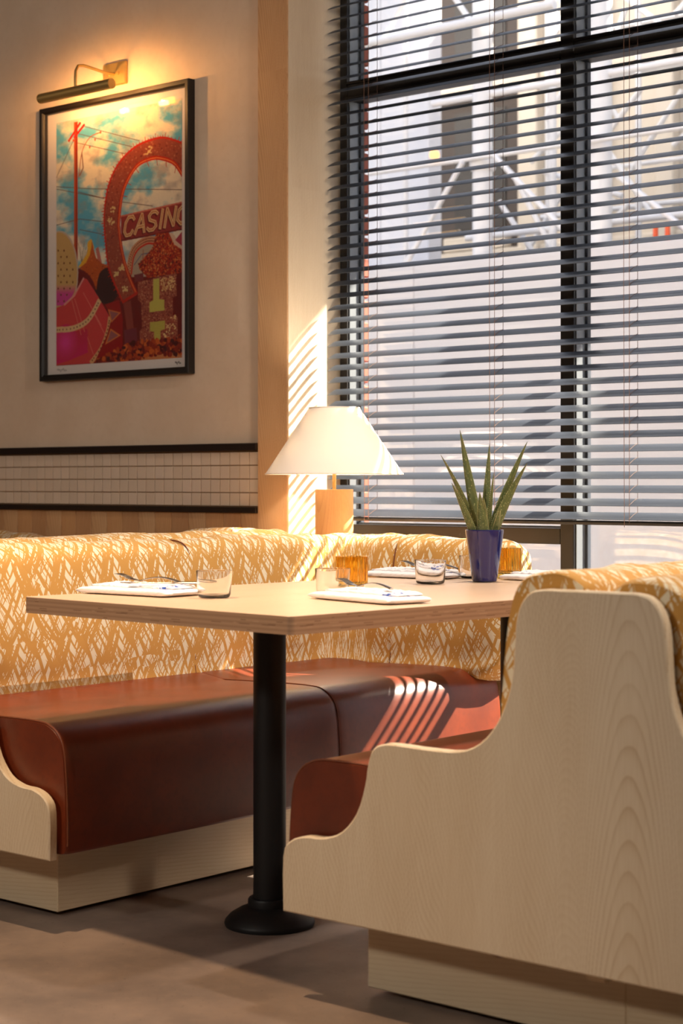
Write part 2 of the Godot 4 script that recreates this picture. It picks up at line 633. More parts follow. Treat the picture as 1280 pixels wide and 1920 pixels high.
# the lower half of the print
func art_low(im: Image) -> void:
	var b := Brush.new(1, 1, Color.BLACK)
	b.im = im
	var r := RandomNumberGenerator.new()
	r.seed = 9
	# red scaled tent
	var tent := outline_on_print([768, 335, 860, 230, 882, 135, 965, 130, 1000, 210, 1050, 245, 1050, 395, 930, 412, 830, 428, 775, 370])
	b.poly(tent, c8(160, 34, 8))
	speckle(b, r, tent, 1100, 3.6, [c8(206, 84, 26), c8(84, 12, 6), c8(222, 130, 60), c8(180, 50, 12)])
	b.poly(outline_on_print([965, 130, 985, 128, 1050, 225, 1050, 245, 1000, 210]), c8(226, 190, 160))
	b.poly(outline_on_print([1005, 180, 1050, 120, 1050, 222]), c8(176, 60, 78))
	b.poly(outline_on_print([740, 406, 800, 394, 802, 440, 745, 456]), c8(116, 44, 48))
	# four-pointed star with a yellow rim
	b.poly(curve_on_print([452, 164, 425, 190, 420, 260, 360, 355, 440, 300, 470, 220]), c8(236, 178, 44))
	var star := outline_on_print([455, 170, 466, 230, 484, 290, 520, 325, 575, 345, 530, 368, 508, 392, 494, 440, 485, 505, 466, 450, 440, 408, 405, 378, 366, 360, 415, 320, 440, 272, 452, 220])
	b.poly(star, c8(186, 84, 20))
	speckle(b, r, star, 130, 2.6, [c8(92, 30, 10), c8(216, 120, 40)])
	# dotted disc
	b.disc(on_print(222, 402), 97, 146, c8(196, 180, 160))
	b.disc(on_print(215, 404), 96, 142, c8(202, 168, 104))
	for i in 26:
		var y := 470.0 + i * 5.2
		var half := sqrt(maxf(0.0, 1.0 - pow((y - 404.0) / 203.0, 2.0))) * 137.0
		b.line(outline_on_print([200, y, 215 + half, y]), 5.0, c8(204, 166, 110).lerp(c8(206, 70, 150), clampf(i / 12.0, 0.0, 1.0)))
	for y in 9:
		for x in 4:
			var p := Vector2(218 + x * 42 + (y % 2) * 20, 240 + y * 42)
			if p.x < 215 + sqrt(maxf(0.0, 1.0 - pow((p.y - 404.0) / 203.0, 2.0))) * 120.0:
				b.disc(on_print(p.x, p.y), 3.4, 3.8, c8(104, 66, 40))
	# pink skirt
	var skirt := outline_on_print([200, 622, 262, 600, 332, 540, 398, 424, 420, 430, 500, 550, 578, 684, 545, 850, 450, 990, 200, 1004])
	b.poly(skirt, c8(208, 66, 66))
	b.line(outline_on_print([262, 600, 332, 540, 398, 424]), 7.0, c8(226, 150, 140))
	for i in 7:
		b.poly(outline_on_print([200, 800 + i * 28, 290, 790 + i * 26, 420, 760 + i * 22, 430, 785 + i * 22, 290, 816 + i * 26, 200, 828 + i * 28]), c8(196, 40, 72).lerp(c8(206, 30, 96), i / 6.0))
	for i in 9:
		b.disc(on_print(270, 850), 62 - i * 6, 60 - i * 6, c8(202, 40, 90).lerp(c8(226, 60, 150), i / 8.0))
	for l in [[315, 570, 380, 800], [335, 560, 405, 780], [395, 520, 520, 740], [425, 820, 465, 930], [470, 660, 545, 800]]:
		b.line(outline_on_print(l), 3.0, c8(228, 120, 104))
	b.line(curve_on_print([200, 766, 330, 755, 430, 700, 505, 578], 8), 19.0, c8(226, 192, 140))
	for q in curve_on_print([212, 766, 330, 755, 430, 700, 498, 592], 5):
		b.disc(q, 3, 3, c8(116, 76, 56))
	b.line(curve_on_print([578, 690, 562, 780, 520, 890, 450, 985], 6), 17.0, c8(222, 166, 110))
	for q in curve_on_print([574, 710, 556, 790, 515, 890, 458, 970], 4):
		b.disc(q, 3, 3, c8(120, 70, 50))
	# jagged reds in the middle
	b.poly(outline_on_print([545, 600, 640, 570, 665, 700, 665, 900, 470, 990, 560, 800, 590, 690]), c8(150, 8, 8))
	for q in [[565, 632, 652, 655, 588, 722], [582, 760, 652, 806, 545, 868]]:
		b.poly(outline_on_print(q), c8(216, 120, 60))
		var c := Vector2((q[0] + q[2] + q[4]) / 3.0, (q[1] + q[3] + q[5]) / 3.0)
		var inn := []
		for k in 3:
			inn.append(lerpf(c.x, q[k * 2], 0.72))
			inn.append(lerpf(c.y, q[k * 2 + 1], 0.72))
		b.poly(outline_on_print(inn), c8(150, 90, 90))
	b.poly(outline_on_print([668, 592, 718, 575, 738, 760, 692, 772]), c8(136, 56, 46))
	b.poly(outline_on_print([672, 772, 757, 756, 762, 862, 680, 882]), c8(112, 40, 52))
	# letter-shaped sign with green fillings
	var sign_ := outline_on_print([765, 452, 860, 438, 862, 430, 1010, 400, 1016, 550, 990, 562, 990, 680, 1022, 690, 1022, 830, 780, 865, 775, 782, 792, 762, 786, 592, 765, 572])
	b.poly(sign_, c8(150, 74, 56))
	speckle(b, r, sign_, 900, 3.2, [c8(176, 100, 74), c8(108, 40, 32), c8(196, 130, 92)])
	speckle(b, r, outline_on_print([912, 432, 1004, 412, 1004, 512, 924, 524]), 120, 4.0, [c8(232, 196, 130), c8(206, 150, 96)])
	speckle(b, r, outline_on_print([960, 690, 1010, 680, 1010, 820, 925, 830]), 40, 4.0, [c8(232, 196, 130)])
	b.poly(outline_on_print([865, 436, 904, 430, 905, 570, 935, 574, 937, 645, 840, 656, 840, 590, 865, 576]), c8(196, 190, 88))
	b.poly(outline_on_print([843, 722, 940, 712, 940, 768, 912, 780, 911, 872, 872, 877, 870, 786, 843, 782]), c8(186, 176, 78))
	# rubble and ground
	b.poly(outline_on_print([700, 990, 760, 945, 1050, 925, 1050, 966]), c8(204, 128, 74))
	speckle(b, r, outline_on_print([470, 985, 560, 930, 700, 860, 1050, 820, 1050, 935, 820, 945, 700, 985, 560, 1000]), 520, 11.0, [c8(172, 62, 16), c8(110, 20, 8), c8(206, 96, 30), c8(70, 12, 8), c8(140, 40, 14)])
	var grain := noise(0.35, 3, 2)
	for y in im.get_height():
		for x in im.get_width():
			var q := im.get_pixel(x, y)
			var g := 1.0 + grain.get_noise_2d(x, y) * 0.14
			im.set_pixel(x, y, Color(pow(q.r, 0.92) * g, pow(q.g, 1.0) * g, pow(q.b, 1.0) * g))

# ------------------------------------------------------------------ materials
func make_materials() -> void:
	var cloth := mat(Color.WHITE, 0.92)
	cloth.albedo_texture = picture(stroke_cloth())
	cloth.uv1_scale = Vector3(1.0 / 0.168, 1.0 / 0.189, 1)
	cloth.rim_enabled = true
	cloth.rim = 0.25
	mats.cloth = cloth
	var leather := mat(Color.WHITE, 0.40)
	leather.albedo_texture = picture(blotch(512, 512, c8(104, 40, 16), c8(124, 50, 20), c8(86, 30, 12), 0.008, 21))
	leather.uv1_triplanar = true
	leather.uv1_scale = Vector3(1.4, 1.4, 1.4)
	leather.metallic_specular = 0.5
	leather.clearcoat_enabled = true
	leather.clearcoat = 0.25
	leather.clearcoat_roughness = 0.3
	mats.leather = leather
	var piping := mat(c8(116, 58, 28), 0.45)
	mats.piping = piping
	# end panels: one wide sheet, the cathedral figure right of the middle
	var ash := mat(Color.WHITE, 0.5)
	ash.albedo_texture = picture(veneer(1024, 512, 1.41 / 1024, 0.66 / 512, c8(226, 210, 183), c8(190, 162, 124), 31, [0.785], 0.052, 52.0, 1.0))
	ash.uv1_scale = Vector3(1.0 / 1.41, 1.0 / 0.66, 1)
	ash.uv1_offset = Vector3(0.5, 0.25, 0)
	mats.ash = ash
	var edge := mat(c8(226, 196, 152), 0.5)
	mats.ash_edge = edge
	var plinth := mat(Color.WHITE, 0.52)
	var pv := veneer(256, 768, 0.16 / 256, 1.5 / 768, c8(216, 198, 166), c8(184, 154, 114), 47, [-0.12], 0.09, 33.0, 0.6)
	pv.rotate_90(CLOCKWISE)
	plinth.albedo_texture = picture(pv)
	plinth.uv1_scale = Vector3(1.0 / 1.5, 1.0 / 0.165, 1)
	mats.plinth = plinth
	var pine := mat(Color.WHITE, 0.55)
	pine.albedo_texture = picture(veneer(256, 1024, 0.28 / 256, 2.4 / 1024, c8(218, 176, 130), c8(170, 116, 72), 59, [-0.03, 0.32], 0.075, 40.0, 1.0))
	pine.uv1_scale = Vector3(1.0 / 0.28, 1.0 / 2.4, 1)
	mats.pine = pine
	for i in 3:
		var pl: StandardMaterial3D = pine.duplicate()
		pl.albedo_color = [Color(1, 1, 1), Color(0.95, 0.92, 0.9), Color(1.0, 0.97, 0.93)][i]
		pl.uv1_offset = Vector3(0.31 * i, 0.27 * i, 0)
		mats["plank%d" % i] = pl
	var reveal := mat(Color.WHITE, 0.6)
	reveal.albedo_texture = picture(veneer(256, 512, 0.5 / 256, 2.0 / 512, c8(232, 214, 186), c8(206, 180, 146), 67, [-0.4], 0.05, 33.0, 0.6))
	reveal.uv1_scale = Vector3(2.0, 0.5, 1)
	mats.reveal = reveal
	var turned := mat(Color.WHITE, 0.5)
	turned.albedo_texture = picture(veneer(256, 256, 0.63 / 256, 0.3 / 256, c8(220, 174, 118), c8(186, 132, 80), 71, [0.18, 0.47], 0.09, 40.0, 0.7))
	turned.uv1_scale = Vector3(1.0 / 0.628, 1.0 / 0.3, 1)
	mats.turned = turned
	var top := mat(Color.WHITE, 0.33)
	top.albedo_texture = picture(veneer(256, 512, 0.9 / 256, 1.5 / 512, c8(224, 194, 164), c8(206, 172, 140), 83, [0.4], 0.06, 33.0, 0.35))
	top.uv1_scale = Vector3(1.0 / 0.9, 1.0 / 1.5, 1)
	mats.top = top
	# plywood edge: thin sheets lying on each other
	var ply := Brush.new(512, 64, c8(170, 134, 104))
	var r := RandomNumberGenerator.new()
	r.seed = 12
	for i in 7:
		b_fill(ply, 0, i * 9 + 2, 512, 5, c8(160, 124, 94) if i % 2 else c8(178, 142, 110))
	for i in 22:
		b_fill(ply, r.randi_range(0, 500), r.randi_range(0, 62), r.randi_range(8, 44), 2, c8(120, 86, 62) if i % 3 else c8(192, 158, 126))
	var plym := mat(Color.WHITE, 0.55)
	plym.albedo_texture = picture(ply.im)
	plym.uv1_scale = Vector3(1.0 / 0.45, 1.0 / 0.036, 1)
	mats.ply = plym
	var plaster := mat(Color.WHITE, 0.85)
	plaster.albedo_texture = picture(blotch(512, 512, c8(222, 198, 172), c8(228, 206, 182), c8(216, 192, 166), 0.01, 91))
	plaster.uv1_world_triplanar = true
	plaster.uv1_triplanar = true
	plaster.uv1_scale = Vector3(0.7, 0.7, 0.7)
	mats.plaster = plaster
	var concrete := mat(Color.WHITE, 0.42)
	concrete.albedo_texture = picture(blotch(1024, 1024, c8(142, 124, 112), c8(116, 102, 94), c8(154, 132, 114), 0.006, 15, 0.25))
	concrete.roughness_texture = picture(blotch(256, 256, Color(0.36, 0.36, 0.36), Color(0.56, 0.56, 0.56), Color(0.45, 0.45, 0.45), 0.02, 16))
	concrete.roughness = 1.0
	concrete.uv1_triplanar = true
	concrete.uv1_world_triplanar = true
	concrete.uv1_scale = Vector3(0.55, 0.55, 0.55)
	mats.concrete = concrete
	mats.dark_wood = mat(c8(84, 66, 54), 0.6)
	mats.ceiling = mat(c8(116, 106, 96), 0.85)
	mats.tile = mat(c8(226, 206, 184), 0.25)
	mats.tile2 = mat(c8(223, 203, 181), 0.25)
	mats.tile3 = mat(c8(228, 208, 187), 0.25)
	mats.grout = mat(c8(150, 112, 74), 0.9)
	mats.rail = mat(c8(34, 24, 20), 0.3)
	mats.black = mat(c8(22, 21, 22), 0.42)
	var iron := mat(c8(24, 23, 24), 0.5)
	iron.metallic_specular = 0.4
	mats.iron = iron
	var wood_black := mat(c8(22, 16, 13), 0.45)
	mats.frame = wood_black
	mats.mat_board = mat(c8(236, 228, 222), 0.9)
	var print_ := art()
	art_low(print_)
	var pm := mat(Color.WHITE, 0.7)
	pm.albedo_texture = picture(print_)
	pm.metallic_specular = 0.15
	mats.print = pm
	var pane := mat(Color(0.6, 0.62, 0.64, 0.012), 0.0)
	pane.transparency = BaseMaterial3D.TRANSPARENCY_ALPHA
	pane.metallic_specular = 0.5
	mats.pane = pane
	mats.brass = mat(c8(226, 190, 118), 0.42, 0.85)
	mats.alu = mat(c8(36, 33, 31), 0.42, 0.0)
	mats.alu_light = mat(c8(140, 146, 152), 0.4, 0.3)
	var slat := mat(c8(66, 73, 84), 0.45, 0.0)
	mats.slat = slat
	mats.cord = mat(c8(120, 92, 78), 0.8)
	var shade := mat(c8(244, 238, 230), 0.9)
	shade.backlight_enabled = true
	shade.backlight = Color(0.62, 0.58, 0.52)
	mats.shade = shade
	var glass := mat(Color(1, 1, 1, 0.0), 0.02)
	glass.refraction_enabled = true
	glass.refraction_scale = 0.05
	glass.transparency = BaseMaterial3D.TRANSPARENCY_ALPHA
	mats.glass = glass
	var amber := mat(Color(0.98, 0.83, 0.41, 0.0), 0.03)
	amber.refraction_enabled = true
	amber.refraction_scale = 0.05
	amber.transparency = BaseMaterial3D.TRANSPARENCY_ALPHA
	mats.amber = amber
	var glaze := mat(c8(24, 28, 100), 0.08)
	glaze.clearcoat_enabled = true
	glaze.clearcoat = 0.6
	glaze.clearcoat_roughness = 0.03
	mats.glaze = glaze
	mats.soil = mat(c8(50, 36, 26), 0.95)
	var al := mat(Color.WHITE, 0.42)
	al.albedo_texture = picture(aloe_skin())
	al.subsurf_scatter_enabled = true
	al.subsurf_scatter_strength = 0.1
	mats.aloe = al
	mats.spine = mat(c8(206, 196, 140), 0.6)
	var linen := mat(Color.WHITE, 0.9)
	linen.albedo_texture = picture(linen_print())
	mats.linen = linen
	mats.steel = mat(c8(180, 172, 164), 0.2, 1.0)
	mats.white_pipe = mat(c8(232, 232, 234), 0.45)
	mats.hoard = mat(c8(214, 212, 214), 0.7)
	mats.sheet = mat(c8(112, 118, 126), 0.7)
	mats.facade = mat(c8(232, 233, 238), 0.8)
	mats.stone = mat(c8(206, 196, 182), 0.85)
	mats.stone_dark = mat(c8(74, 66, 62), 0.85)
	mats.opening = mat(c8(44, 40, 38), 0.5)
	mats.brick = mat(c8(170, 92, 72), 0.85)
	mats.mortar = mat(c8(206, 196, 186), 0.9)
	mats.asphalt = mat(c8(72, 72, 74), 0.9)
	mats.orange = mat(c8(226, 96, 56), 0.6)

func b_fill(b: Brush, x: int, y: int, w: int, h: int, c: Color) -> void:
	b.im.fill_rect(Rect2i(x, y, w, h), c)

func aloe_skin() -> Image:
	var w := 128
	var h := 512
	var im := Image.create(w, h, false, Image.FORMAT_RGB8)
	var n := noise(0.02, 8, 3)
	for y in h:
		for x in w:
			var t := clampf(n.get_noise_2d(x * 1.5, y * 0.4) + 0.45, 0.0, 1.0)
			im.set_pixel(x, y, c8(84, 99, 58).lerp(c8(118, 124, 74), t))
	var r := RandomNumberGenerator.new()
	r.seed = 3
	for i in 150:
		var x := r.randi_range(0, w - 4)
		var y := r.randi_range(0, h - 10)
		im.fill_rect(Rect2i(x, y, r.randi_range(2, 3), r.randi_range(4, 9)), c8(178, 180, 124))
	return im

func linen_print() -> Image:
	var b := Brush.new(512, 256, c8(240, 236, 238))
	b.im.fill_rect(Rect2i(0, 96, 420, 6), c8(168, 182, 222))
	b.im.fill_rect(Rect2i(0, 110, 420, 3), c8(188, 198, 228))
	var r := RandomNumberGenerator.new()
	r.seed = 6
	for i in 34:
		var x := r.randi_range(430, 480)
		var y := r.randi_range(30, 225)
		b.disc(Vector2(x, y), r.randf_range(4, 12), r.randf_range(4, 10), [c8(60, 92, 178), c8(110, 136, 206), c8(226, 228, 238)][i % 3])
	return b.im

# ------------------------------------------------------------------ booths
func panel_outline() -> PackedVector2Array:
	var left := [Vector2(-0.702, 0.165), Vector2(-0.702, 0.27), Vector2(-0.684, 0.303), Vector2(-0.645, 0.318), Vector2(-0.598, 0.321), Vector2(-0.551, 0.338), Vector2(-0.514, 0.378), Vector2(-0.494, 0.431), Vector2(-0.486, 0.474), Vector2(-0.473, 0.503), Vector2(-0.447, 0.515), Vector2(-0.41, 0.517), Vector2(-0.346, 0.516), Vector2(-0.273, 0.519), Vector2(-0.226, 0.538), Vector2(-0.191, 0.575), Vector2(-0.168, 0.621), Vector2(-0.156, 0.67), Vector2(-0.152, 0.726), Vector2(-0.147, 0.768), Vector2(-0.134, 0.796), Vector2(-0.115, 0.812), Vector2(-0.088, 0.817)]
	var o := smooth(left, 3)
	o[0] = left[0]
	var n := o.size()
	for i in range(n - 1, -1, -1):
		o.append(Vector2(-o[i].x, o[i].y))
	return o

func arc_path(xc: float, side: float, z_start: float, z_end: float, radius: float, run: float) -> Array:
	# along the shared back towards the window, then round the corner and along the window; side +1 faces +x
	var path := []
	var inw := []
	var z := z_start
	var n := 14
	for i in n + 1:
		path.append(Vector2(xc, lerpf(z_start, z_end + radius, float(i) / n)))
		inw.append(Vector2(side, 0))
	for i in range(1, 9):
		var a := PI / 2 * i / 8.0
		path.append(Vector2(xc + side * radius * (1.0 - cos(a)), z_end + radius - radius * sin(a)))
		inw.append(Vector2(side * cos(a), sin(a)))
	for i in range(1, 7):
		path.append(Vector2(xc + side * (radius + (run - radius) * i / 6.0), z_end))
		inw.append(Vector2(0, 1))
	return [path, inw]

func back_outline(top: float, deep: float) -> PackedVector2Array:
	return smooth([Vector2(0.004, 0.43), Vector2(0.006, 0.60), Vector2(0.01, top - 0.05), Vector2(0.035, top - 0.012), Vector2(0.075, top), Vector2(deep - 0.065, top), Vector2(deep - 0.025, top - 0.014), Vector2(deep - 0.004, top - 0.055), Vector2(deep + 0.012, top - 0.16), Vector2(deep + 0.02, top - 0.27), Vector2(deep + 0.014, 0.49), Vector2(deep + 0.006, 0.43)], 3, true)

func pick(path: Array, a: int, b: int) -> Array:
	return path.slice(a, b)

# lumps and hollows of stuffing along a sweep
func soften(s: Shape, amount: float, sd: int) -> void:
	var n := noise(4.0, sd, 2)
	for i in s.v.size():
		var p := s.v[i]
		if p.y > 0.5:
			var d := n.get_noise_3d(p.x * 1.6, p.y * 0.8, p.z * 1.6) * amount
			s.v[i] = p + Vector3(d * 0.5, d if p.y > 0.78 else 0.0, d * 0.5)

func half_bench(t: Node3D, xc: float, side: float, z_far: float, radius: float, run: float, top: float, seam: float, lumps: int) -> void:
	var got := arc_path(xc, side, ZE - 0.005, z_far, radius, run)
	var path: Array = got[0]
	var inw: Array = got[1]
	# find where the upholstery is sewn: a seam on the straight, another past the corner
	var cut := 1
	for i in path.size():
		if path[i].y < seam and path[i].x == xc:
			cut = i
			break
	path[cut] = Vector2(xc, seam)
	var corner := 14 + 8
	var deep := 0.186
	var outline := back_outline(top, deep)
	var bounds := [[0, cut + 1], [cut, corner + 2], [corner + 1, path.size()]]
	for k in 3:
		var a: int = bounds[k][0]
		var b: int = bounds[k][1]
		var pp := []
		var ii := []
		# finer steps, with extra rings by the seams so that the padding dips there
		for i in range(a, b - 1):
			for q in 3:
				pp.append(path[i].lerp(path[i + 1], q / 3.0))
				ii.append(inw[i].lerp(inw[i + 1], q / 3.0).normalized())
		pp.append(path[b - 1])
		ii.append(inw[b - 1])
		var first: Vector2 = pp[0]
		var last: Vector2 = pp[pp.size() - 1]
		for e in [0.03, 0.012, 0.004]:
			pp.insert(1, first + (pp[1] - first).normalized() * e)
			ii.insert(1, ii[0])
			var z: Vector2 = pp[pp.size() - 2]
			pp.insert(pp.size() - 1, last + (z - last).normalized() * e)
			ii.insert(ii.size() - 1, ii[ii.size() - 1])
		pp = sorted_run(pp)
		if side < 0.0 and k > 0 and top < 0.83:
			outline = back_outline(top + 0.026, deep)
		var s := sweep(pp, ii, outline, 0.06 if k < 2 else 0.30, 0.05 if k < 2 else 0.12)
		soften(s, 0.012, lumps + 7)
		part("back_cushion", s, mats.cloth, t, 60.0)
	# dark sewn joints between the cushions
	for q in [cut, corner + 1]:
		var joint := []
		var centre := Vector2.ZERO
		for p in outline:
			centre += p / outline.size()
		for p in outline:
			if p.x > 0.03 and p.y > 0.44:
				var c := centre + (p - centre) * 0.972
				joint.append(Vector3(path[q].x + inw[q].x * c.x, c.y, path[q].y + inw[q].y * c.x))
		part("seam", tubed(joint, 0.0022, 6), mats.piping, t, 60.0)
	# seat: front edge well out from the back
	var fx := 0.716
	for k in 2:
		var z0: float = ZE - 0.012 if k == 0 else seam - 0.02
		var z1: float = seam - 0.02 if k == 0 else z_far + 0.10
		var pp := []
		var ii := []
		for e in [0.0, 0.004, 0.012, 0.03]:
			pp.append(Vector2(xc, z0 - e))
		for i in range(1, 9):
			pp.append(Vector2(xc, lerpf(z0 - 0.03, z1 + 0.03, i / 9.0)))
		for e in [0.03, 0.012, 0.004, 0.0]:
			pp.append(Vector2(xc, z1 + e))
		for i in pp.size():
			ii.append(Vector2(side, 0))
		var prof := smooth([Vector2(0.14, 0.17), Vector2(0.14, 0.452), Vector2(0.30, 0.457), Vector2(0.50, 0.463), Vector2(0.62, 0.463), Vector2(0.660, 0.456), Vector2(0.690, 0.437), Vector2(0.706, 0.405), Vector2(0.714, 0.34), Vector2(0.718, 0.25), Vector2(0.718, 0.19), Vector2(0.715, 0.178), Vector2(0.705, 0.173), Vector2(0.66, 0.171), Vector2(0.40, 0.170)], 3, true)
		for i in prof.size():
			prof[i].x = maxf(prof[i].x, 0.12)
		var s := sweep(pp, ii, prof, 0.018, 0.03)
		part("seat_cushion", s, mats.leather, t, 50.0)
	# piping round the end of the seat and along its cross seam
	for zz in [ZE - 0.016, seam - 0.02]:
		var line := []
		for p in smooth([Vector2(0.24, 0.456), Vector2(0.50, 0.464), Vector2(0.62, 0.464), Vector2(0.660, 0.457), Vector2(0.690, 0.438), Vector2(0.707, 0.405), Vector2(0.715, 0.34), Vector2(0.719, 0.25), Vector2(0.719, 0.195)], 4):
			line.append(Vector3(xc + side * (p.x - 0.001), p.y - 0.001, zz))
		part("piping", tubed(line, 0.0028 if zz > -2.7 else 0.0016, 6), mats.piping, t, 60.0)

func sorted_run(pp: Array) -> Array:
	# the extra rings go in back to front; put the two ends in order along the run
	var a: Vector2 = pp[0]
	var head := pp.slice(0, 5)
	head.sort_custom(func(x, y): return x.distance_to(a) < y.distance_to(a))
	var z: Vector2 = pp[pp.size() - 1]
	var tail := pp.slice(pp.size() - 5)
	tail.sort_custom(func(x, y): return x.distance_to(z) > y.distance_to(z))
	return head + pp.slice(5, pp.size() - 5) + tail

func booth(xc: float, label: String, z_far: float, left_run: float, left_top: float, right_run: float, right_top: float, lumps: int) -> Node3D:
	var t := thing("booth_bench", label, "booth", Vector3.ZERO, 0.0, "booth benches")
	var outline := panel_outline()
	var placed := PackedVector2Array()
	for p in outline:
		placed.append(Vector2(p.x, p.y))
	var s := slab(placed, 0.0, 0.024, 0.003)
	var e := part("end_panel", s, mats.ash, t, 30.0)
	e.position = Vector3(xc, 0, ZE)
	var core := boxed(Vector3(xc - 0.02, 0.15, z_far + 0.36), Vector3(xc + 0.02, 0.78, ZE), 0.002)
	part("inner_board", core, mats.plinth, t)
	part("rear_board", boxed(Vector3(xc - left_run + 0.04, 0.012, z_far + 0.015), Vector3(xc + right_run - 0.04, 0.445, z_far + 0.035), 0.002), mats.plinth, t)
	for q in [-1.0, 1.0]:
		var x0: float = xc + q * 0.587
		part("plinth", boxed(Vector3(minf(xc, x0), 0.012, z_far + 0.10), Vector3(maxf(xc, x0), 0.172, ZE - 0.098), 0.002), mats.plinth, t)
	half_bench(t, xc, -1.0, z_far, 0.30, left_run, left_top, -3.78, lumps)
	half_bench(t, xc, 1.0, z_far, 0.30, right_run, right_top, -3.51, lumps + 1)
	return t

# ------------------------------------------------------------------ table and what stands on it
func tumbler(label: String, at: Vector3, turn: float) -> void:
	var t := thing("glass_tumbler", label, "glass", at, turn, "clear tumblers on the table")
	var s := Shape.new()
	lathe(s, [Vector2(0, 0.0008), Vector2(0.030, 0.0008), Vector2(0.0345, 0.003), Vector2(0.0365, 0.008), Vector2(0.0405, 0.0605), Vector2(0.0398, 0.0615), Vector2(0.0389, 0.0606), Vector2(0.0350, 0.010), Vector2(0.031, 0.0068), Vector2(0, 0.0062)], 40)
	part("bowl", s, mats.glass, t, 50.0)

func amber_tumbler(label: String, at: Vector3, turn: float) -> void:
	var t := thing("ribbed_tumbler", label, "glass", at, turn, "amber ribbed tumblers on the table")
	var s := Shape.new()
	var R := 0.0385
	lathe(s, [Vector2(0, 0.0008), Vector2(0.0285, 0.0008), Vector2(0.0298, 0.003), Vector2(0.0298, 0.0125), Vector2(R - 0.001, 0.0145), Vector2(R, 0.018), Vector2(R, 0.040), Vector2(R, 0.080), Vector2(R - 0.0008, 0.0812), Vector2(R - 0.0034, 0.0812), Vector2(R - 0.0042, 0.080), Vector2(R - 0.0042, 0.022), Vector2(0.028, 0.0185), Vector2(0, 0.0175)], 168, Vector3.ZERO, 28, 0.0030, 0.0135, 0.0808)
	part("bowl", s, mats.amber, t, 60.0)

func napkin(label: String, at: Vector3, turn: float, length: float, width: float, sd: int) -> Node3D:
	var t := thing("folded_napkin", label, "napkin", at, turn, "folded napkins on the table")
	var n := noise(9.0, sd, 2)
	var rows := []
	var uvs := []
	var nx := 36
	var ny := 14
	var s := Shape.new()
	for lay in 2:
		var top := []
		var tu := []
		var h: float = 0.015 if lay == 0 else 0.005
		for i in nx + 1:
			var row := PackedVector3Array()
			var ru := PackedVector2Array()
			var fx := float(i) / nx * 2.0 - 1.0
			for j in ny * 2:
				var a := TAU * j / (ny * 2)
				var ca := cos(a)
				var sa := sin(a)
				var half := pow(maxf(0.0, 1.0 - pow(absf(fx), 16.0)), 0.5)
				var z := signf(ca) * pow(absf(ca), 0.45) * width * 0.5 * (0.94 + 0.06 * half)
				var y := signf(sa) * pow(absf(sa), 0.6) * h * 0.5 * maxf(half, 0.25)
				var x := fx * length * 0.5 + n.get_noise_2d(z * 30.0, lay * 9.0) * 0.005
				if lay == 1:
					z = z * 0.60 - width * 0.14
					x = x * 0.90 - 0.008
				var wave := n.get_noise_2d(x * 7.0, z * 7.0 + lay * 5.0)
				var up := 0.0
				if sa > 0.0:
					up = (absf(wave) * 0.002 if lay == 0 else (wave + 0.2) * 0.004 + 0.006 * maxf(0.0, -z / width * 2.0 - 0.2)) * half
				var base := h * 0.5 + (0.0146 if lay == 1 else 0.0006)
				row.append(Vector3(x, base + y + up, z + n.get_noise_2d(x * 6.0, 3.0 + lay) * 0.004))
				ru.append(Vector2(fx * 0.5 + 0.5, z / width + 0.5))
			top.append(row)
			tu.append(ru)
		for i in nx:
			for j in ny * 2:
				var k := (j + 1) % (ny * 2)
				s.quad(top[i][j], top[i][k], top[i + 1][k], top[i + 1][j], tu[i][j], tu[i][k], tu[i + 1][k], tu[i + 1][j])
		for e in [0, nx]:
			var c := Vector3.ZERO
			for p in top[e]:
				c += p / (ny * 2)
			for j in ny * 2:
				var k := (j + 1) % (ny * 2)
				if e == 0:
					s.tri(c, top[e][k], top[e][j])
				else:
					s.tri(c, top[e][j], top[e][k])
	part("cloth", s, mats.linen, t, 60.0)
	return t

func fork(label: String, at: Vector3, turn: float, tilt := 0.0) -> void:
	var t := thing("fork", label, "fork", at, turn, "steel forks on the napkins")
	t.rotation.z = tilt
	var h := []
	var r := []
	for i in 15:
		var q := i / 14.0
		h.append(Vector3(lerpf(-0.02, 0.095, q), 0.004 + sin(q * PI) * 0.010, 0))
		r.append(lerpf(0.0028, 0.0058, smoothstep(0.2, 0.9, q)))
	part("handle", tubed(h, r, 8, 0.4), mats.steel, t, 60.0)
	var hd := Shape.new()
	var hp := []
	var hr := []
	for i in 7:
		var q := i / 6.0
		hp.append(Vector3(lerpf(-0.018, -0.046, q), 0.005 + q * 0.004, 0))
		hr.append(lerpf(0.0028, 0.0105, smoothstep(0.0, 0.8, q)))
	tube(hd, hp, hr, 10, 0.16)
	part("neck", hd, mats.steel, t, 60.0)
	for k in 4:
		var z := (k - 1.5) * 0.0054
		var pts := []
		for i in 6:
			var q := i / 5.0
			pts.append(Vector3(-0.044 - q * 0.040, 0.009 + sin(q * 1.9) * 0.007 + q * 0.004, z * (1.0 + 0.1 * q)))
		part("tine", tubed(pts, [0.0017, 0.0016, 0.0015, 0.0014, 0.0012, 0.0006], 6), mats.steel, t, 60.0)

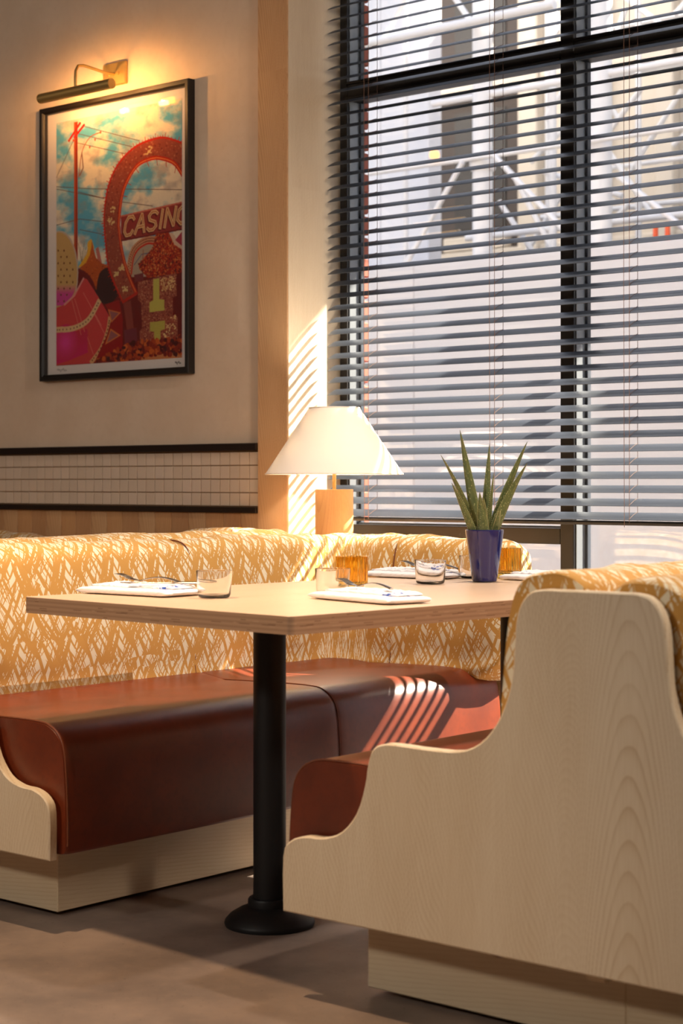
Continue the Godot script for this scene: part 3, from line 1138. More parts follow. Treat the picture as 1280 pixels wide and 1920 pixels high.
func knife(label: String, at: Vector3, turn: float) -> void:
	var t := thing("table_knife", label, "knife", at, turn, "")
	var h := []
	for i in 10:
		h.append(Vector3(lerpf(0.0, 0.10, i / 9.0), 0.0045, 0))
	part("handle", tubed(h, [0.003, 0.0045, 0.005, 0.0052, 0.0054, 0.0056, 0.006, 0.006, 0.0058, 0.003], 8, 0.6), mats.steel, t, 60.0)
	var o := smooth([Vector2(0.002, -0.003), Vector2(-0.03, -0.006), Vector2(-0.09, -0.009), Vector2(-0.118, -0.004), Vector2(-0.12, 0.004), Vector2(-0.06, 0.005), Vector2(0.002, 0.004)], 4, true)
	var b := slab(o, -0.0009, 0.0009, 0.0006)
	var m := part("blade", b, mats.steel, t, 30.0)
	m.rotation.x = -PI / 2
	m.position.y = 0.0045

func table() -> void:
	var turn := deg_to_rad(-3.5)
	# local x runs along the near edge, local -z towards the window; origin at the near right corner
	var o := Vector3(-2.287, 0, -2.52)
	var t := thing("dining_table", "pale rectangular diner table with plywood edge on black steel poles", "table", o, turn)
	var w := 0.86
	var l := 1.45
	var th := 0.036
	var cs := 0.012
	var out := PackedVector2Array()
	for c in [[0.0, 0.0, 0], [0.0, l, 1], [-w, l, 2], [-w, 0.0, 3]]:
		for i in 5:
			var a: float = PI / 2 * i / 4.0 + [-PI / 2, 0.0, PI / 2, PI][c[2]]
			var cx: float = c[0] + (-cs if c[2] < 2 else cs)
			var cy: float = c[1] + (cs if c[2] == 0 or c[2] == 3 else -cs)
			out.append(Vector2(cx + cos(a) * cs, cy + sin(a) * cs))
	var top := slab(out, 0.0, th - 0.002, 0.001)
	# core shows its layers at the edge; the pale face lies on it
	for i in top.u.size():
		pass
	var core := Shape.new()
	var run := 0.0
	for i in out.size():
		var k := (i + 1) % out.size()
		var ln := out[i].distance_to(out[k])
		core.quad(Vector3(out[i].x, TOP - th, -out[i].y), Vector3(out[k].x, TOP - th, -out[k].y), Vector3(out[k].x, TOP - 0.0012, -out[k].y), Vector3(out[i].x, TOP - 0.0012, -out[i].y), Vector2(run, th), Vector2(run + ln, th), Vector2(run + ln, 0), Vector2(run, 0))
		run += ln
	var idx := Geometry2D.triangulate_polygon(out)
	for y in [TOP - th, TOP - 0.0012]:
		for i in range(0, idx.size(), 3):
			var a := out[idx[i]]
			var b := out[idx[i + 1]]
			var c := out[idx[i + 2]]
			if ((b - a).cross(c - a) > 0.0) != (y > TOP - 0.01):
				var q := b
				b = c
				c = q
			core.tri(Vector3(a.x, y, -a.y), Vector3(b.x, y, -b.y), Vector3(c.x, y, -c.y), a, b, c)
	part("plywood_core", core, mats.ply, t, 30.0)
	var face := slab(out, 0.0, 0.0012, 0.0004)
	var f := part("tabletop", face, mats.top, t, 30.0)
	f.rotation.x = -PI / 2
	f.position.y = TOP - 0.0012
	# pole with a domed flange bolted to the floor
	var p := Vector3.ZERO
	for at in [Vector3(-2.748, 0, -2.956), Vector3(-2.70, 0, -3.85)]:
		p = t.transform.affine_inverse() * at
		part("pole", lathed([Vector2(0, 0.02), Vector2(0.0372, 0.02), Vector2(0.0372, TOP - th - 0.0005), Vector2(0, TOP - th - 0.0005)], 36, p), mats.iron, t)
		part("collar", lathed([Vector2(0.036, 0.040), Vector2(0.049, 0.040), Vector2(0.0495, 0.047), Vector2(0.049, 0.058), Vector2(0.0465, 0.062), Vector2(0.036, 0.062), Vector2(0.036, 0.040)], 36, p), mats.iron, t)
		part("floor_flange", lathed([Vector2(0, 0.0), Vector2(0.101, 0.0), Vector2(0.103, 0.006), Vector2(0.101, 0.012), Vector2(0.090, 0.024), Vector2(0.070, 0.036), Vector2(0.05, 0.044), Vector2(0, 0.045)], 44, p), mats.iron, t)
		part("top_plate", lathed([Vector2(0, TOP - th - 0.006), Vector2(0.03, TOP - th - 0.006), Vector2(0.03, TOP - th), Vector2(0, TOP - th)], 24, p + Vector3(0, -0.0004, 0)), mats.iron, t)

func aloe() -> void:
	var at := Vector3(-2.711, TOP, -3.731)
	var pot := thing("plant_pot", "glossy cobalt blue tapered ceramic pot holding the aloe", "plant pot", at)
	part("body", lathed([Vector2(0, 0.001), Vector2(0.029, 0.001), Vector2(0.0315, 0.003), Vector2(0.0325, 0.006), Vector2(0.0385, 0.050), Vector2(0.0455, 0.10), Vector2(0.0498, 0.132), Vector2(0.0496, 0.1345), Vector2(0.048, 0.1352), Vector2(0.0466, 0.1342), Vector2(0.0445, 0.118), Vector2(0.044, 0.112), Vector2(0, 0.112)], 48), mats.glaze, pot, 45.0)
	var sp := Shape.new()
	lathe(sp, [Vector2(0, 0.1124), Vector2(0.0436, 0.1124), Vector2(0.030, 0.121), Vector2(0, 0.1235)], 24)
	part("soil", sp, mats.soil, pot)
	var plant := thing("aloe_plant", "spiky green aloe with pale toothed leaves growing in the blue pot", "plant", at)
	var rt := Vector3(0.7593, 0, -0.6508)
	var fw := Vector3(0.6508, 0, 0.7593)
	# each leaf: foot and tip across the pot, how far it leans forward, width
	var leaves := [
		[-0.014, 0.258, -0.063, -0.012, 0.0, 0.0125, 0.1], [-0.016, 0.193, -0.114, 0.012, -0.02, 0.0075, 0.5], [-0.026, 0.121, -0.087, 0.03, 0.01, 0.0085, 0.25], [0.000, 0.221, 0.015, -0.03, -0.02, 0.0105, -0.3],
		[0.016, 0.228, 0.112, -0.014, -0.012, 0.0115, 0.35], [0.018, 0.172, 0.108, 0.022, 0.006, 0.0120, 0.45], [0.008, 0.146, 0.023, 0.006, 0.0, 0.005, 0.1], [-0.004, 0.097, -0.015, 0.028, 0.022, 0.012, -0.1], [0.024, 0.055, 0.037, 0.03, 0.006, 0.007, 0.1], [0.006, 0.085, -0.006, 0.034, 0.018, 0.0045, 0.3]]
	for lf in leaves:
		var x0: float = lf[0]
		var tip := Vector3(lf[2], 0.135 + lf[1], lf[3])
		var foot := Vector3(x0, 0.118, lf[4])
		var wd: float = lf[5] * 1.22
		var s := Shape.new()
		var n := 16
		var rows := []
		var uvs := []
		var spines := Shape.new()
		for i in n + 1:
			var q := float(i) / n
			# leaves rise from the foot and bow outwards
			var p := foot.lerp(tip, q)
			var bow: float = lf[6]
			p.x += (tip.x - foot.x) * bow * (q * q - q) * 0.55
			var hw := wd * (1.0 - pow(q, 2.2)) * (0.85 + 0.15 * (1.0 - q)) + 0.0006
			if i == n:
				hw = 0.0004
			var c := at + rt * p.x + fw * p.z + Vector3(0, p.y, 0)
			var dirv := (tip - foot).normalized()
			var dir := (rt * dirv.x + fw * dirv.z + Vector3(0, dirv.y, 0)).normalized()
			var across := (rt * 0.94 + fw * (0.30 if lf[2] < 0 else -0.30)).normalized()
			across = (across - dir * across.dot(dir)).normalized()
			var nrm := across.cross(dir).normalized()
			var row := PackedVector3Array()
			var ru := PackedVector2Array()
			for j in 12:
				var a := TAU * j / 12.0
				var ca := cos(a)
				var sa := sin(a)
				# thick underneath, hollowed on top
				var thick := hw * (0.62 if sa > 0.0 else 0.22)
				row.append(c + across * ca * hw - nrm * sa * thick - nrm * hw * 0.28 * (1.0 - ca * ca) * -0.4)
				ru.append(Vector2(j / 12.0, 1.0 - q))
			rows.append(row)
			uvs.append(ru)
			if i > 1 and i < n - 1:
				for sg in [-1.0, 1.0]:
					for h in 2:
						var b: Vector3 = c + across * sg * hw * 0.98 + dir * (h * 0.5 / n) * foot.distance_to(tip)
						tube(spines, [b - across * sg * 0.0006, b + across * sg * 0.0016 + dir * 0.0008], [0.0008, 0.0001], 4)
		for i in n:
			for j in 12:
				var k := (j + 1) % 12
				s.quad(rows[i][j], rows[i][k], rows[i + 1][k], rows[i + 1][j], uvs[i][j], uvs[i][k], uvs[i + 1][k], uvs[i + 1][j])
		for e in [0, n]:
			var mid := Vector3.ZERO
			for p in rows[e]:
				mid += p / 12.0
			for j in 12:
				var k := (j + 1) % 12
				if e == 0:
					s.tri(mid, rows[e][k], rows[e][j])
				else:
					s.tri(mid, rows[e][j], rows[e][k])
		s.moved(Transform3D(Basis(), -at))
		spines.moved(Transform3D(Basis(), -at))
		var leaf := part("leaf", s, mats.aloe, plant, 70.0)
		part("leaf_teeth", spines, mats.spine, leaf, 60.0).set_meta("kind", "stuff")

func tableware() -> void:
	tumbler("clear glass tumbler on its own near the left edge of the table", Vector3(-2.785, TOP, -2.815), 0.0)
	tumbler("clear glass tumbler standing in front of the amber glass and behind a napkin", Vector3(-2.648, TOP, -3.058), 0.4)
	tumbler("clear glass tumbler left of the blue pot, fully in view", Vector3(-2.752, TOP, -3.555), 0.8)
	tumbler("clear glass tumbler partly hidden behind the blue pot", Vector3(-2.825, TOP, -3.84), 1.2)
	amber_tumbler("amber ribbed tumbler near the lamp side, left of the plant", Vector3(-2.745, TOP, -3.24), 0.0)
	amber_tumbler("amber ribbed tumbler behind and right of the blue pot", Vector3(-2.77, TOP, -3.915), 0.3)
	napkin("white folded napkin with blue print at the left end of the table", Vector3(-3.01, TOP, -2.80), deg_to_rad(3), 0.29, 0.135, 1)
	napkin("white folded napkin in front of the clear and amber glasses", Vector3(-2.465, TOP, -2.965), deg_to_rad(-13), 0.29, 0.125, 2)
	napkin("white folded napkin at the far left, by the window end", Vector3(-2.985, TOP, -3.78), deg_to_rad(2), 0.27, 0.13, 3)
	napkin("white folded napkin behind the second amber glass", Vector3(-2.60, TOP, -3.88), deg_to_rad(-4), 0.27, 0.12, 4)
	fork("steel fork lying on the left napkin", Vector3(-3.03, TOP + 0.0235, -2.84), deg_to_rad(12))
	knife("steel knife on the left napkin, handle sticking up at its edge", Vector3(-2.93, TOP + 0.0235, -2.83), deg_to_rad(34))
	fork("steel fork arched on the napkin in front of the amber glass", Vector3(-2.50, TOP + 0.0235, -2.99), deg_to_rad(-10))
	fork("steel fork on the far left napkin", Vector3(-2.95, TOP + 0.0235, -3.80), deg_to_rad(4))

# ------------------------------------------------------------------ lamp, print and its light
func table_lamp() -> void:
	var at := Vector3(-3.742, 0.78, -4.33)
	var t := thing("table_lamp", "table lamp with a white cone shade on a turned wooden cylinder", "lamp", at)
	part("base", lathed([Vector2(0, 0.001), Vector2(0.060, 0.001), Vector2(0.0615, 0.003), Vector2(0.0615, 0.1985), Vector2(0.0605, 0.20), Vector2(0, 0.20)], 48), mats.turned, t, 45.0)
	part("rod", lathed([Vector2(0, 0.199), Vector2(0.0062, 0.199), Vector2(0.0062, 0.36), Vector2(0, 0.36)], 16), mats.brass, t)
	part("socket", lathed([Vector2(0, 0.33), Vector2(0.016, 0.33), Vector2(0.018, 0.335), Vector2(0.018, 0.375), Vector2(0.014, 0.38), Vector2(0, 0.38)], 20), mats.brass, t)
	# cone shade, open above and below, with a hem round each rim
	var y0 := 0.250
	var y1 := 0.462
	var s := Shape.new()
	lathe(s, [Vector2(0.2215, y0), Vector2(0.0815, y1), Vector2(0.0800, y1), Vector2(0.2195, y0), Vector2(0.2215, y0)], 64)
	part("shade", s, mats.shade, t, 30.0)
	for q in [[0.2212, y0], [0.0812, y1]]:
		var hem := []
		for i in 49:
			hem.append(Vector3(cos(TAU * i / 48) * q[0], q[1], sin(TAU * i / 48) * q[0]))
		part("hem", tubed(hem, 0.0022, 6), mats.shade, t, 60.0)
	var ring := Shape.new()
	for k in 3:
		var a := TAU * k / 3.0
		tube(ring, [Vector3(0, 0.43, 0), Vector3(cos(a) * 0.098, 0.438, sin(a) * 0.098)], 0.0015, 6)
	tube(ring, [Vector3(0, 0.36, 0), Vector3(0.035, 0.37, 0), Vector3(0.04, 0.40, 0), Vector3(0.02, 0.425, 0), Vector3(0, 0.432, 0)], 0.0015, 6)
	part("harp", ring, mats.brass, t, 60.0)
	var glow := mat(c8(255, 230, 190), 0.5)
	glow.emission_enabled = true
	glow.emission = Color(1.0, 0.82, 0.58)
	glow.emission_energy_multiplier = 4.0
	part("bulb", lathed([Vector2(0, 0.378), Vector2(0.012, 0.38), Vector2(0.02, 0.392), Vector2(0.024, 0.405), Vector2(0.02, 0.418), Vector2(0.01, 0.425), Vector2(0, 0.426)], 20), glow, t, 60.0)
	var l := OmniLight3D.new()
	l.name = "lamp_light"
	l.light_color = Color(1.0, 0.94, 0.86)
	l.light_energy = 0.30
	l.light_size = 0.022
	l.omni_range = 8.0
	l.omni_attenuation = 2.0
	l.shadow_enabled = true
	l.position = Vector3(0, 0.402, 0)
	t.add_child(l)

func framed_print() -> void:
	# hangs on the plaster wall; x and y are measured from its lower left corner
	var z := -4.45
	var x0 := -5.31
	var x1 := -4.498
	var y0 := 1.389
	var y1 := 2.431
	var fw := 0.024
	var dp := 0.034
	var t := thing("framed_print", "tall framed print of old casino neon signs in a dark wooden frame", "picture", Vector3(x0, y0, z))
	var w := x1 - x0
	var h := y1 - y0
	# mitred bars with a bevelled face
	for k in 4:
		var s := Shape.new()
		var ln := w if k % 2 == 0 else h
		var prof := [Vector2(0, 0.001), Vector2(0, dp - 0.003), Vector2(0.003, dp), Vector2(fw - 0.008, dp), Vector2(fw - 0.001, dp - 0.006), Vector2(fw, dp - 0.008), Vector2(fw, 0.001)]
		var rows := []
		for e in 2:
			var row := PackedVector3Array()
			for p in prof:
				var along: float = p.x if e == 0 else ln - p.x
				match k:
					0: row.append(Vector3(along, p.x, p.y))
					1: row.append(Vector3(w - p.x, along, p.y))
					2: row.append(Vector3(w - along, h - p.x, p.y))
					3: row.append(Vector3(p.x, h - along, p.y))
			rows.append(row)
		for j in prof.size():
			var q := (j + 1) % prof.size()
			s.quad(rows[0][j], rows[1][j], rows[1][q], rows[0][q], Vector2(0, prof[j].x), Vector2(ln, prof[j].x), Vector2(ln, prof[q].x), Vector2(0, prof[q].x))
		for j in range(1, prof.size() - 1):
			s.tri(rows[0][0], rows[0][j], rows[0][j + 1])
			s.tri(rows[1][0], rows[1][j + 1], rows[1][j])
		part("frame_bar", s, mats.frame, t, 25.0)
	part("mount_board", boxed(Vector3(fw - 0.002, fw - 0.002, 0.004), Vector3(w - fw + 0.002, h - fw + 0.002, 0.010)), mats.mat_board, t)
	var px0 := 0.075
	var px1 := w - 0.055
	var py0 := 0.058
	var py1 := h - 0.060
	var ps := Shape.new()
	box(ps, Vector3(px0, py0, 0.0101), Vector3(px1, py1, 0.0109))
	for i in ps.u.size():
		var p := ps.v[i]
		ps.u[i] = Vector2((p.x - px0) / (px1 - px0), 1.0 - (p.y - py0) / (py1 - py0))
	part("print", ps, mats.print, t)
	# pencilled title and signature under the picture
	for q in [[px0 + 0.004, 0.055], [px1 - 0.035, 0.03]]:
		var sc := Shape.new()
		var pts := []
		for i in 26:
			var f := i / 25.0
			pts.append(Vector3(q[0] + q[1] * f, py0 - 0.017 + sin(f * 31.0) * 0.004 + sin(f * 13.0) * 0.003, 0.0104))
		tube(sc, pts, 0.0006, 5)
		part("handwriting", sc, mats.black, t, 60.0)
	part("glass_pane", boxed(Vector3(fw - 0.001, fw - 0.001, 0.0225), Vector3(w - fw + 0.001, h - fw + 0.001, 0.0245)), mats.pane, t)

func picture_light() -> void:
	var at := Vector3(-4.907, 2.508, -4.45)
	var t := thing("picture_light", "brass picture light with a slim tube arm above the framed print", "lamp", at)
	part("back_plate", boxed(Vector3(-0.061, -0.041, 0.0005), Vector3(0.061, 0.043, 0.016), 0.003), mats.brass, t, 20.0)
	var arm := []
	for p in [Vector3(0, 0.0, 0.012), Vector3(-0.004, 0.0, 0.05), Vector3(-0.008, 0.006, 0.11), Vector3(-0.010, 0.010, 0.155), Vector3(-0.011, 0.004, 0.178), Vector3(-0.012, -0.015, 0.188), Vector3(-0.012, -0.05, 0.19), Vector3(-0.012, -0.078, 0.19)]:
		arm.append(p)
	part("arm", tubed(arm, 0.0055, 10), mats.brass, t, 60.0)
	for sx in [-0.024, 0.026]:
		part("screw", lathed([Vector2(0, 0.0), Vector2(0.006, 0.0), Vector2(0.005, 0.004), Vector2(0, 0.005)], 12, Vector3(0, 0, 0)), mats.brass, t).transform = Transform3D(Basis(Vector3.RIGHT, PI / 2), Vector3(sx, 0, 0.0155))
	# hood: a tube open along its underside
	var s := Shape.new()
	var n := 22
	var x0 := -0.205
	var x1 := 0.182
	for i in n:
		var a0 := lerpf(-2.05, 2.60, float(i) / n)
		var a1 := lerpf(-2.05, 2.60, float(i + 1) / n)
		var r0 := 0.0185
		var r1 := 0.0172
		var c := Vector3(0, -0.090, 0.19)
		var o := [Vector3(0, sin(a0), cos(a0)), Vector3(0, sin(a1), cos(a1))]
		s.quad(c + o[0] * r0 + Vector3(x0, 0, 0), c + o[1] * r0 + Vector3(x0, 0, 0), c + o[1] * r0 + Vector3(x1, 0, 0), c + o[0] * r0 + Vector3(x1, 0, 0))
		s.quad(c + o[0] * r1 + Vector3(x1, 0, 0), c + o[1] * r1 + Vector3(x1, 0, 0), c + o[1] * r1 + Vector3(x0, 0, 0), c + o[0] * r1 + Vector3(x0, 0, 0))
		for x in [x0, x1]:
			s.quad(c + o[0] * r0 + Vector3(x, 0, 0), c + o[0] * r1 + Vector3(x, 0, 0), c + o[1] * r1 + Vector3(x, 0, 0), c + o[1] * r0 + Vector3(x, 0, 0))
	part("hood", s, mats.brass, t, 50.0, false)
	for x in [x0, x1]:
		part("end_cap", tubed([Vector3(x - 0.002, -0.090, 0.19), Vector3(x + 0.002, -0.090, 0.19)], 0.0185, 20), mats.brass, t, 40.0)
	var glow := mat(c8(255, 220, 170), 0.4)
	glow.emission_enabled = true
	glow.emission = Color(1.0, 0.72, 0.38)
	glow.emission_energy_multiplier = 40.0
	for x in [-0.115, 0.10]:
		part("bulb", tubed([Vector3(x - 0.022, -0.094, 0.19), Vector3(x - 0.019, -0.094, 0.19), Vector3(x + 0.019, -0.094, 0.19), Vector3(x + 0.022, -0.094, 0.19)], [0.004, 0.009, 0.009, 0.004], 14), glow, t, 60.0)
		var l := OmniLight3D.new()
		l.name = "bulb_light"
		l.light_color = Color(1.0, 0.72, 0.42)
		l.light_energy = 0.12
		l.light_size = 0.009
		l.omni_range = 8.0
		l.omni_attenuation = 2.0
		l.shadow_enabled = true
		l.position = Vector3(x, -0.094, 0.19)
		t.add_child(l)

# ------------------------------------------------------------------ room shell
func room() -> void:
	var s := Shape.new()
	box(s, Vector3(-7.6, -0.20, -4.78), Vector3(3.2, 0.0, 3.2))
	struct("floor", s, mats.concrete)
	struct("ceiling", boxed(Vector3(-7.6, 3.4, -4.95), Vector3(3.2, 3.6, 3.2)), mats.ceiling)
	# wall that carries the print: plaster above, boards below, tiles between two dark rails
	var wall := struct("wall_back", boxed(Vector3(-7.6, 0.0, -4.75), Vector3(-4.06, 3.4, -4.45)), mats.plaster)
	struct("wall_left", boxed(Vector3(-7.8, 0.0, -4.95), Vector3(-7.6, 3.4, 3.2)), mats.dark_wood)
	struct("wall_right", boxed(Vector3(3.2, 0.0, -4.95), Vector3(3.4, 3.4, 3.2)), mats.dark_wood)
	struct("wall_front", boxed(Vector3(-7.8, 0.0, 3.2), Vector3(3.4, 3.4, 3.4)), mats.dark_wood)
	struct("wall_window", boxed(Vector3(-1.20, 0.0, -4.95), Vector3(3.2, 3.4, -4.60)), mats.plaster)
	struct("wall_lintel", boxed(Vector3(-4.06, 3.15, -4.95), Vector3(-1.20, 3.4, -4.60)), mats.plaster)
	struct("wall_reveal", boxed(Vector3(-4.06, 0.0, -4.788), Vector3(-4.036, 3.4, -4.445), 0.0015), mats.reveal)
	# outer face of the building: red brick, its corner seen past the window's edge
	var outer := struct("wall_brick", boxed(Vector3(-7.6, 0.0, -4.848), Vector3(-4.046, 3.4, -4.79)), mats.mortar)
	var bm := boxed(Vector3(-0.215, 0.005, -0.070), Vector3(0.0, 0.070, 0.0), 0.004).mesh(30.0)
	for i in 45:
		shared("brick", bm, mats.brick, outer, Vector3(-4.037, i * 0.075, -4.789 - (0.004 if i % 2 else 0.0)))
	# board panelling below the lower rail
	var board_mesh := boxed(Vector3(0.0008, 0.0, 0.0), Vector3(0.0852, 0.905, 0.012), 0.0015).mesh(30.0)
	for i in 19:
		shared("plank", board_mesh, mats["plank%d" % ((i * 7) % 3)], wall, Vector3(-4.176 - (i + 1) * 0.086, 0.0, -4.45))
	# square tiles, bedded in grout
	part("grout_bed", boxed(Vector3(-5.83, 0.918, -4.45), Vector3(-4.176, 1.112, -4.445)), mats.grout, wall)
	var tile_mesh := boxed(Vector3(0.0014, 0.0014, 0.0), Vector3(0.0456, 0.0456, 0.006), 0.0010).mesh(20.0)
	for i in 35:
		for j in 4:
			shared("tile", tile_mesh, [mats.tile, mats.tile2, mats.tile3][(i * 5 + j * 3 + (i * j) % 4) % 3], wall, Vector3(-4.177 - (i + 1) * 0.047, 0.920 + j * 0.0472, -4.4462))
	var n := 0
	for q in [[0.897, 0.918], [1.112, 1.138]]:
		n += 1
		struct("trim_%d" % n, boxed(Vector3(-5.83, q[0], -4.449), Vector3(-4.178, q[1], -4.425), 0.003), mats.rail, "dark narrow rail along the tiled band")
	struct("trim_3", boxed(Vector3(-4.175, 0.0, -4.449), Vector3(-4.0365, 3.4, -4.430), 0.002), mats.pine, "upright pale wooden casing beside the window recess")
	struct("trim_4", boxed(Vector3(-4.036, 0.0, -4.472), Vector3(-4.0335, 3.4, -4.432), 0.0008), mats.reveal, "thin pale edge strip of the casing")
	# corner shelf behind the rounded bench back
	var o := PackedVector2Array([Vector2(-4.034, -4.615), Vector2(-3.30, -4.615), Vector2(-3.30, -4.395)])
	for i in 9:
		var a := PI / 2 * i / 8.0
		o.append(Vector2(-3.435 - sin(a) * 0.35, -4.045 - cos(a) * 0.35))
	o.append(Vector2(-4.034, -4.045))
	var sh := slab(PackedVector2Array(flip_y(o)), 0.75, 0.78, 0.002)
	sh.moved(Transform3D(Basis(Vector3.RIGHT, -PI / 2), Vector3.ZERO))
	var m := part("corner_shelf", sh, mats.pine)
	tag(m, "narrow wooden corner shelf behind the rounded bench back, under the lamp", "shelf")

func flip_y(o: PackedVector2Array) -> Array:
	var r := []
	for p in o:
		r.append(Vector2(p.x, -p.y))
	return r

func window() -> void:
	var zi := -4.70
	var zo := -4.785
	var t := Node3D.new()
	put(t, "window_1", self)
	t.set_meta("kind", "structure")
	t.set_meta("label", "tall dark metal shopfront window of several panes")
	var dark: Material = mats.alu
	# uprights: a dark room side and a pale flank further out
	for x in [-4.036, -3.122, -2.208, -1.294]:
		var a: float = x
		var b: float = x + 0.05
		if x < -4.0:
			b = -4.004
		part("upright", boxed(Vector3(a, 0.0, zo), Vector3(b, 3.2, zi), 0.002), dark, t, 25.0)
		if x > -1.5:
			continue
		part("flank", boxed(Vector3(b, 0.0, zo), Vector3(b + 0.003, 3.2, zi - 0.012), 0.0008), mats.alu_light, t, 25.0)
		part("glazing_bead", boxed(Vector3(b + 0.003, 0.0, zo + 0.002), Vector3(b + 0.011, 3.2, zo + 0.022), 0.001), mats.slat, t, 25.0)
	for p in [[2.328, 2.394, 0.0], [0.807, 0.858, 0.0], [0.0, 0.10, 0.0], [3.12, 3.18, 0.0]]:
		for k in 3:
			if p[0] == 0.807 and k > 0:
				continue
			var a: float = [-4.004, -3.072, -2.158][k] + 0.0002
			var b: float = [-3.122, -2.208, -1.294][k] - 0.0002
			part("cross_rail", boxed(Vector3(a, p[0], zo + 0.001), Vector3(b, p[1], zi - 0.001), 0.002), dark, t, 25.0)
			if p[0] > 2.0 and p[0] < 3.0:
				part("rail_lip", boxed(Vector3(a, p[1] - 0.012, zi - 0.001), Vector3(b, p[1] - 0.004, zi + 0.006), 0.001), mats.alu, t, 25.0)
				part("rail_lip", boxed(Vector3(a, p[0] + 0.006, zi - 0.001), Vector3(b, p[0] + 0.012, zi + 0.005), 0.001), mats.alu, t, 25.0)
			elif p[0] > 0.5 and p[0] < 1.0:
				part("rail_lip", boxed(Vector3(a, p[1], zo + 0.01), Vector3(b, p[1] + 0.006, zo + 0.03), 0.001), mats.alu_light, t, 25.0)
	for k in 3:
		var a: float = [-4.004, -3.072, -2.158][k] + 0.004
		var b: float = [-3.122, -2.208, -1.294][k]
		for y in ([[0.10, 0.807], [0.858, 2.328], [2.394, 3.12]] if k == 0 else [[0.10, 2.328], [2.394, 3.12]]):
			part("pane", boxed(Vector3(a, y[0], -4.777), Vector3(b, y[1], -4.771)), mats.pane, t)

func blind() -> void:
	var x0 := -4.008
	var x1 := -1.34
	var z := -4.625
	var t := thing("window_blind", "dark grey horizontal slatted blind lowered over the tall window", "blind", Vector3(0, 0, z))
	# one slat: slightly crowned, room side down
	var s := Shape.new()
	var hw := 0.0250
	var tilt := deg_to_rad(26.0)
	var prof := []
	for i in 9:
		var q := i / 8.0 * 2.0 - 1.0
		var y := 0.0014 * (1.0 - q * q)
		var p := Vector2(q * hw, y)
		prof.append(Vector2(p.x * cos(tilt) + p.y * sin(tilt), -p.x * sin(tilt) + p.y * cos(tilt)))
	var under := []
	for i in 9:
		var q := i / 8.0 * 2.0 - 1.0
		var y := 0.0014 * (1.0 - q * q) - 0.0011
		var p := Vector2(q * hw, y)
		under.append(Vector2(p.x * cos(tilt) + p.y * sin(tilt), -p.x * sin(tilt) + p.y * cos(tilt)))
	under.reverse()
	var ring := prof + under
	var nn := ring.size()
	for j in nn:
		var k := (j + 1) % nn
		s.quad(Vector3(x0, ring[j].y, ring[j].x), Vector3(x1, ring[j].y, ring[j].x), Vector3(x1, ring[k].y, ring[k].x), Vector3(x0, ring[k].y, ring[k].x), Vector2(x0, j * 0.01), Vector2(x1, j * 0.01), Vector2(x1, j * 0.01 + 0.01), Vector2(x0, j * 0.01 + 0.01))
	for j in 8:
		for e in [x0, x1]:
			var a := Vector3(e, ring[j].y, ring[j].x)
			var b := Vector3(e, ring[j + 1].y, ring[j + 1].x)
			var c := Vector3(e, ring[nn - 2 - j].y, ring[nn - 2 - j].x)
			var d := Vector3(e, ring[nn - 1 - j].y, ring[nn - 1 - j].x)
			if e == x0:
				s.quad(a, b, c, d)
			else:
				s.quad(d, c, b, a)
	var m := s.mesh(50.0)
	var y := 0.9005
	var count := 0
	var ys := []
	while y < 3.08:
		var sag := sin(count * 2.3) * 0.0005
		shared("slat", m, mats.slat, t, Vector3(0, y + sag, 0))
		ys.append(y)
		y += 0.0413
		count += 1
	part("bottom_bar", boxed(Vector3(x0, 0.873, -0.02), Vector3(x1, 0.886, 0.02), 0.005), mats.alu, t, 25.0)
	part("head_rail", boxed(Vector3(x0, 3.085, -0.026), Vector3(x1, 3.14, 0.026), 0.003), mats.alu, t, 25.0)
	for x in [-3.83, -3.31, -2.815, -2.25, -1.7]:
		for dz in [0.0235, -0.0235]:
			part("ladder_cord", tubed([Vector3(x + 0.005, 0.88, dz), Vector3(x + 0.005, 3.09, dz)], 0.0009, 5), mats.cord, t, 60.0)
		part("lift_cord", tubed([Vector3(x - 0.012, 0.868, 0.024), Vector3(x - 0.014, 1.6, 0.0245), Vector3(x - 0.013, 3.09, 0.024)], 0.0009, 5), mats.cord, t, 60.0)
		var rungs := Shape.new()
		for q in ys:
			tube(rungs, [Vector3(x + 0.005, q + 0.0125, -0.0235), Vector3(x + 0.005, q + 0.0045, 0.0), Vector3(x + 0.003, q - 0.0095, 0.0235)], 0.0008, 4)
		part("ladder_rungs", rungs, mats.cord, t, 60.0)

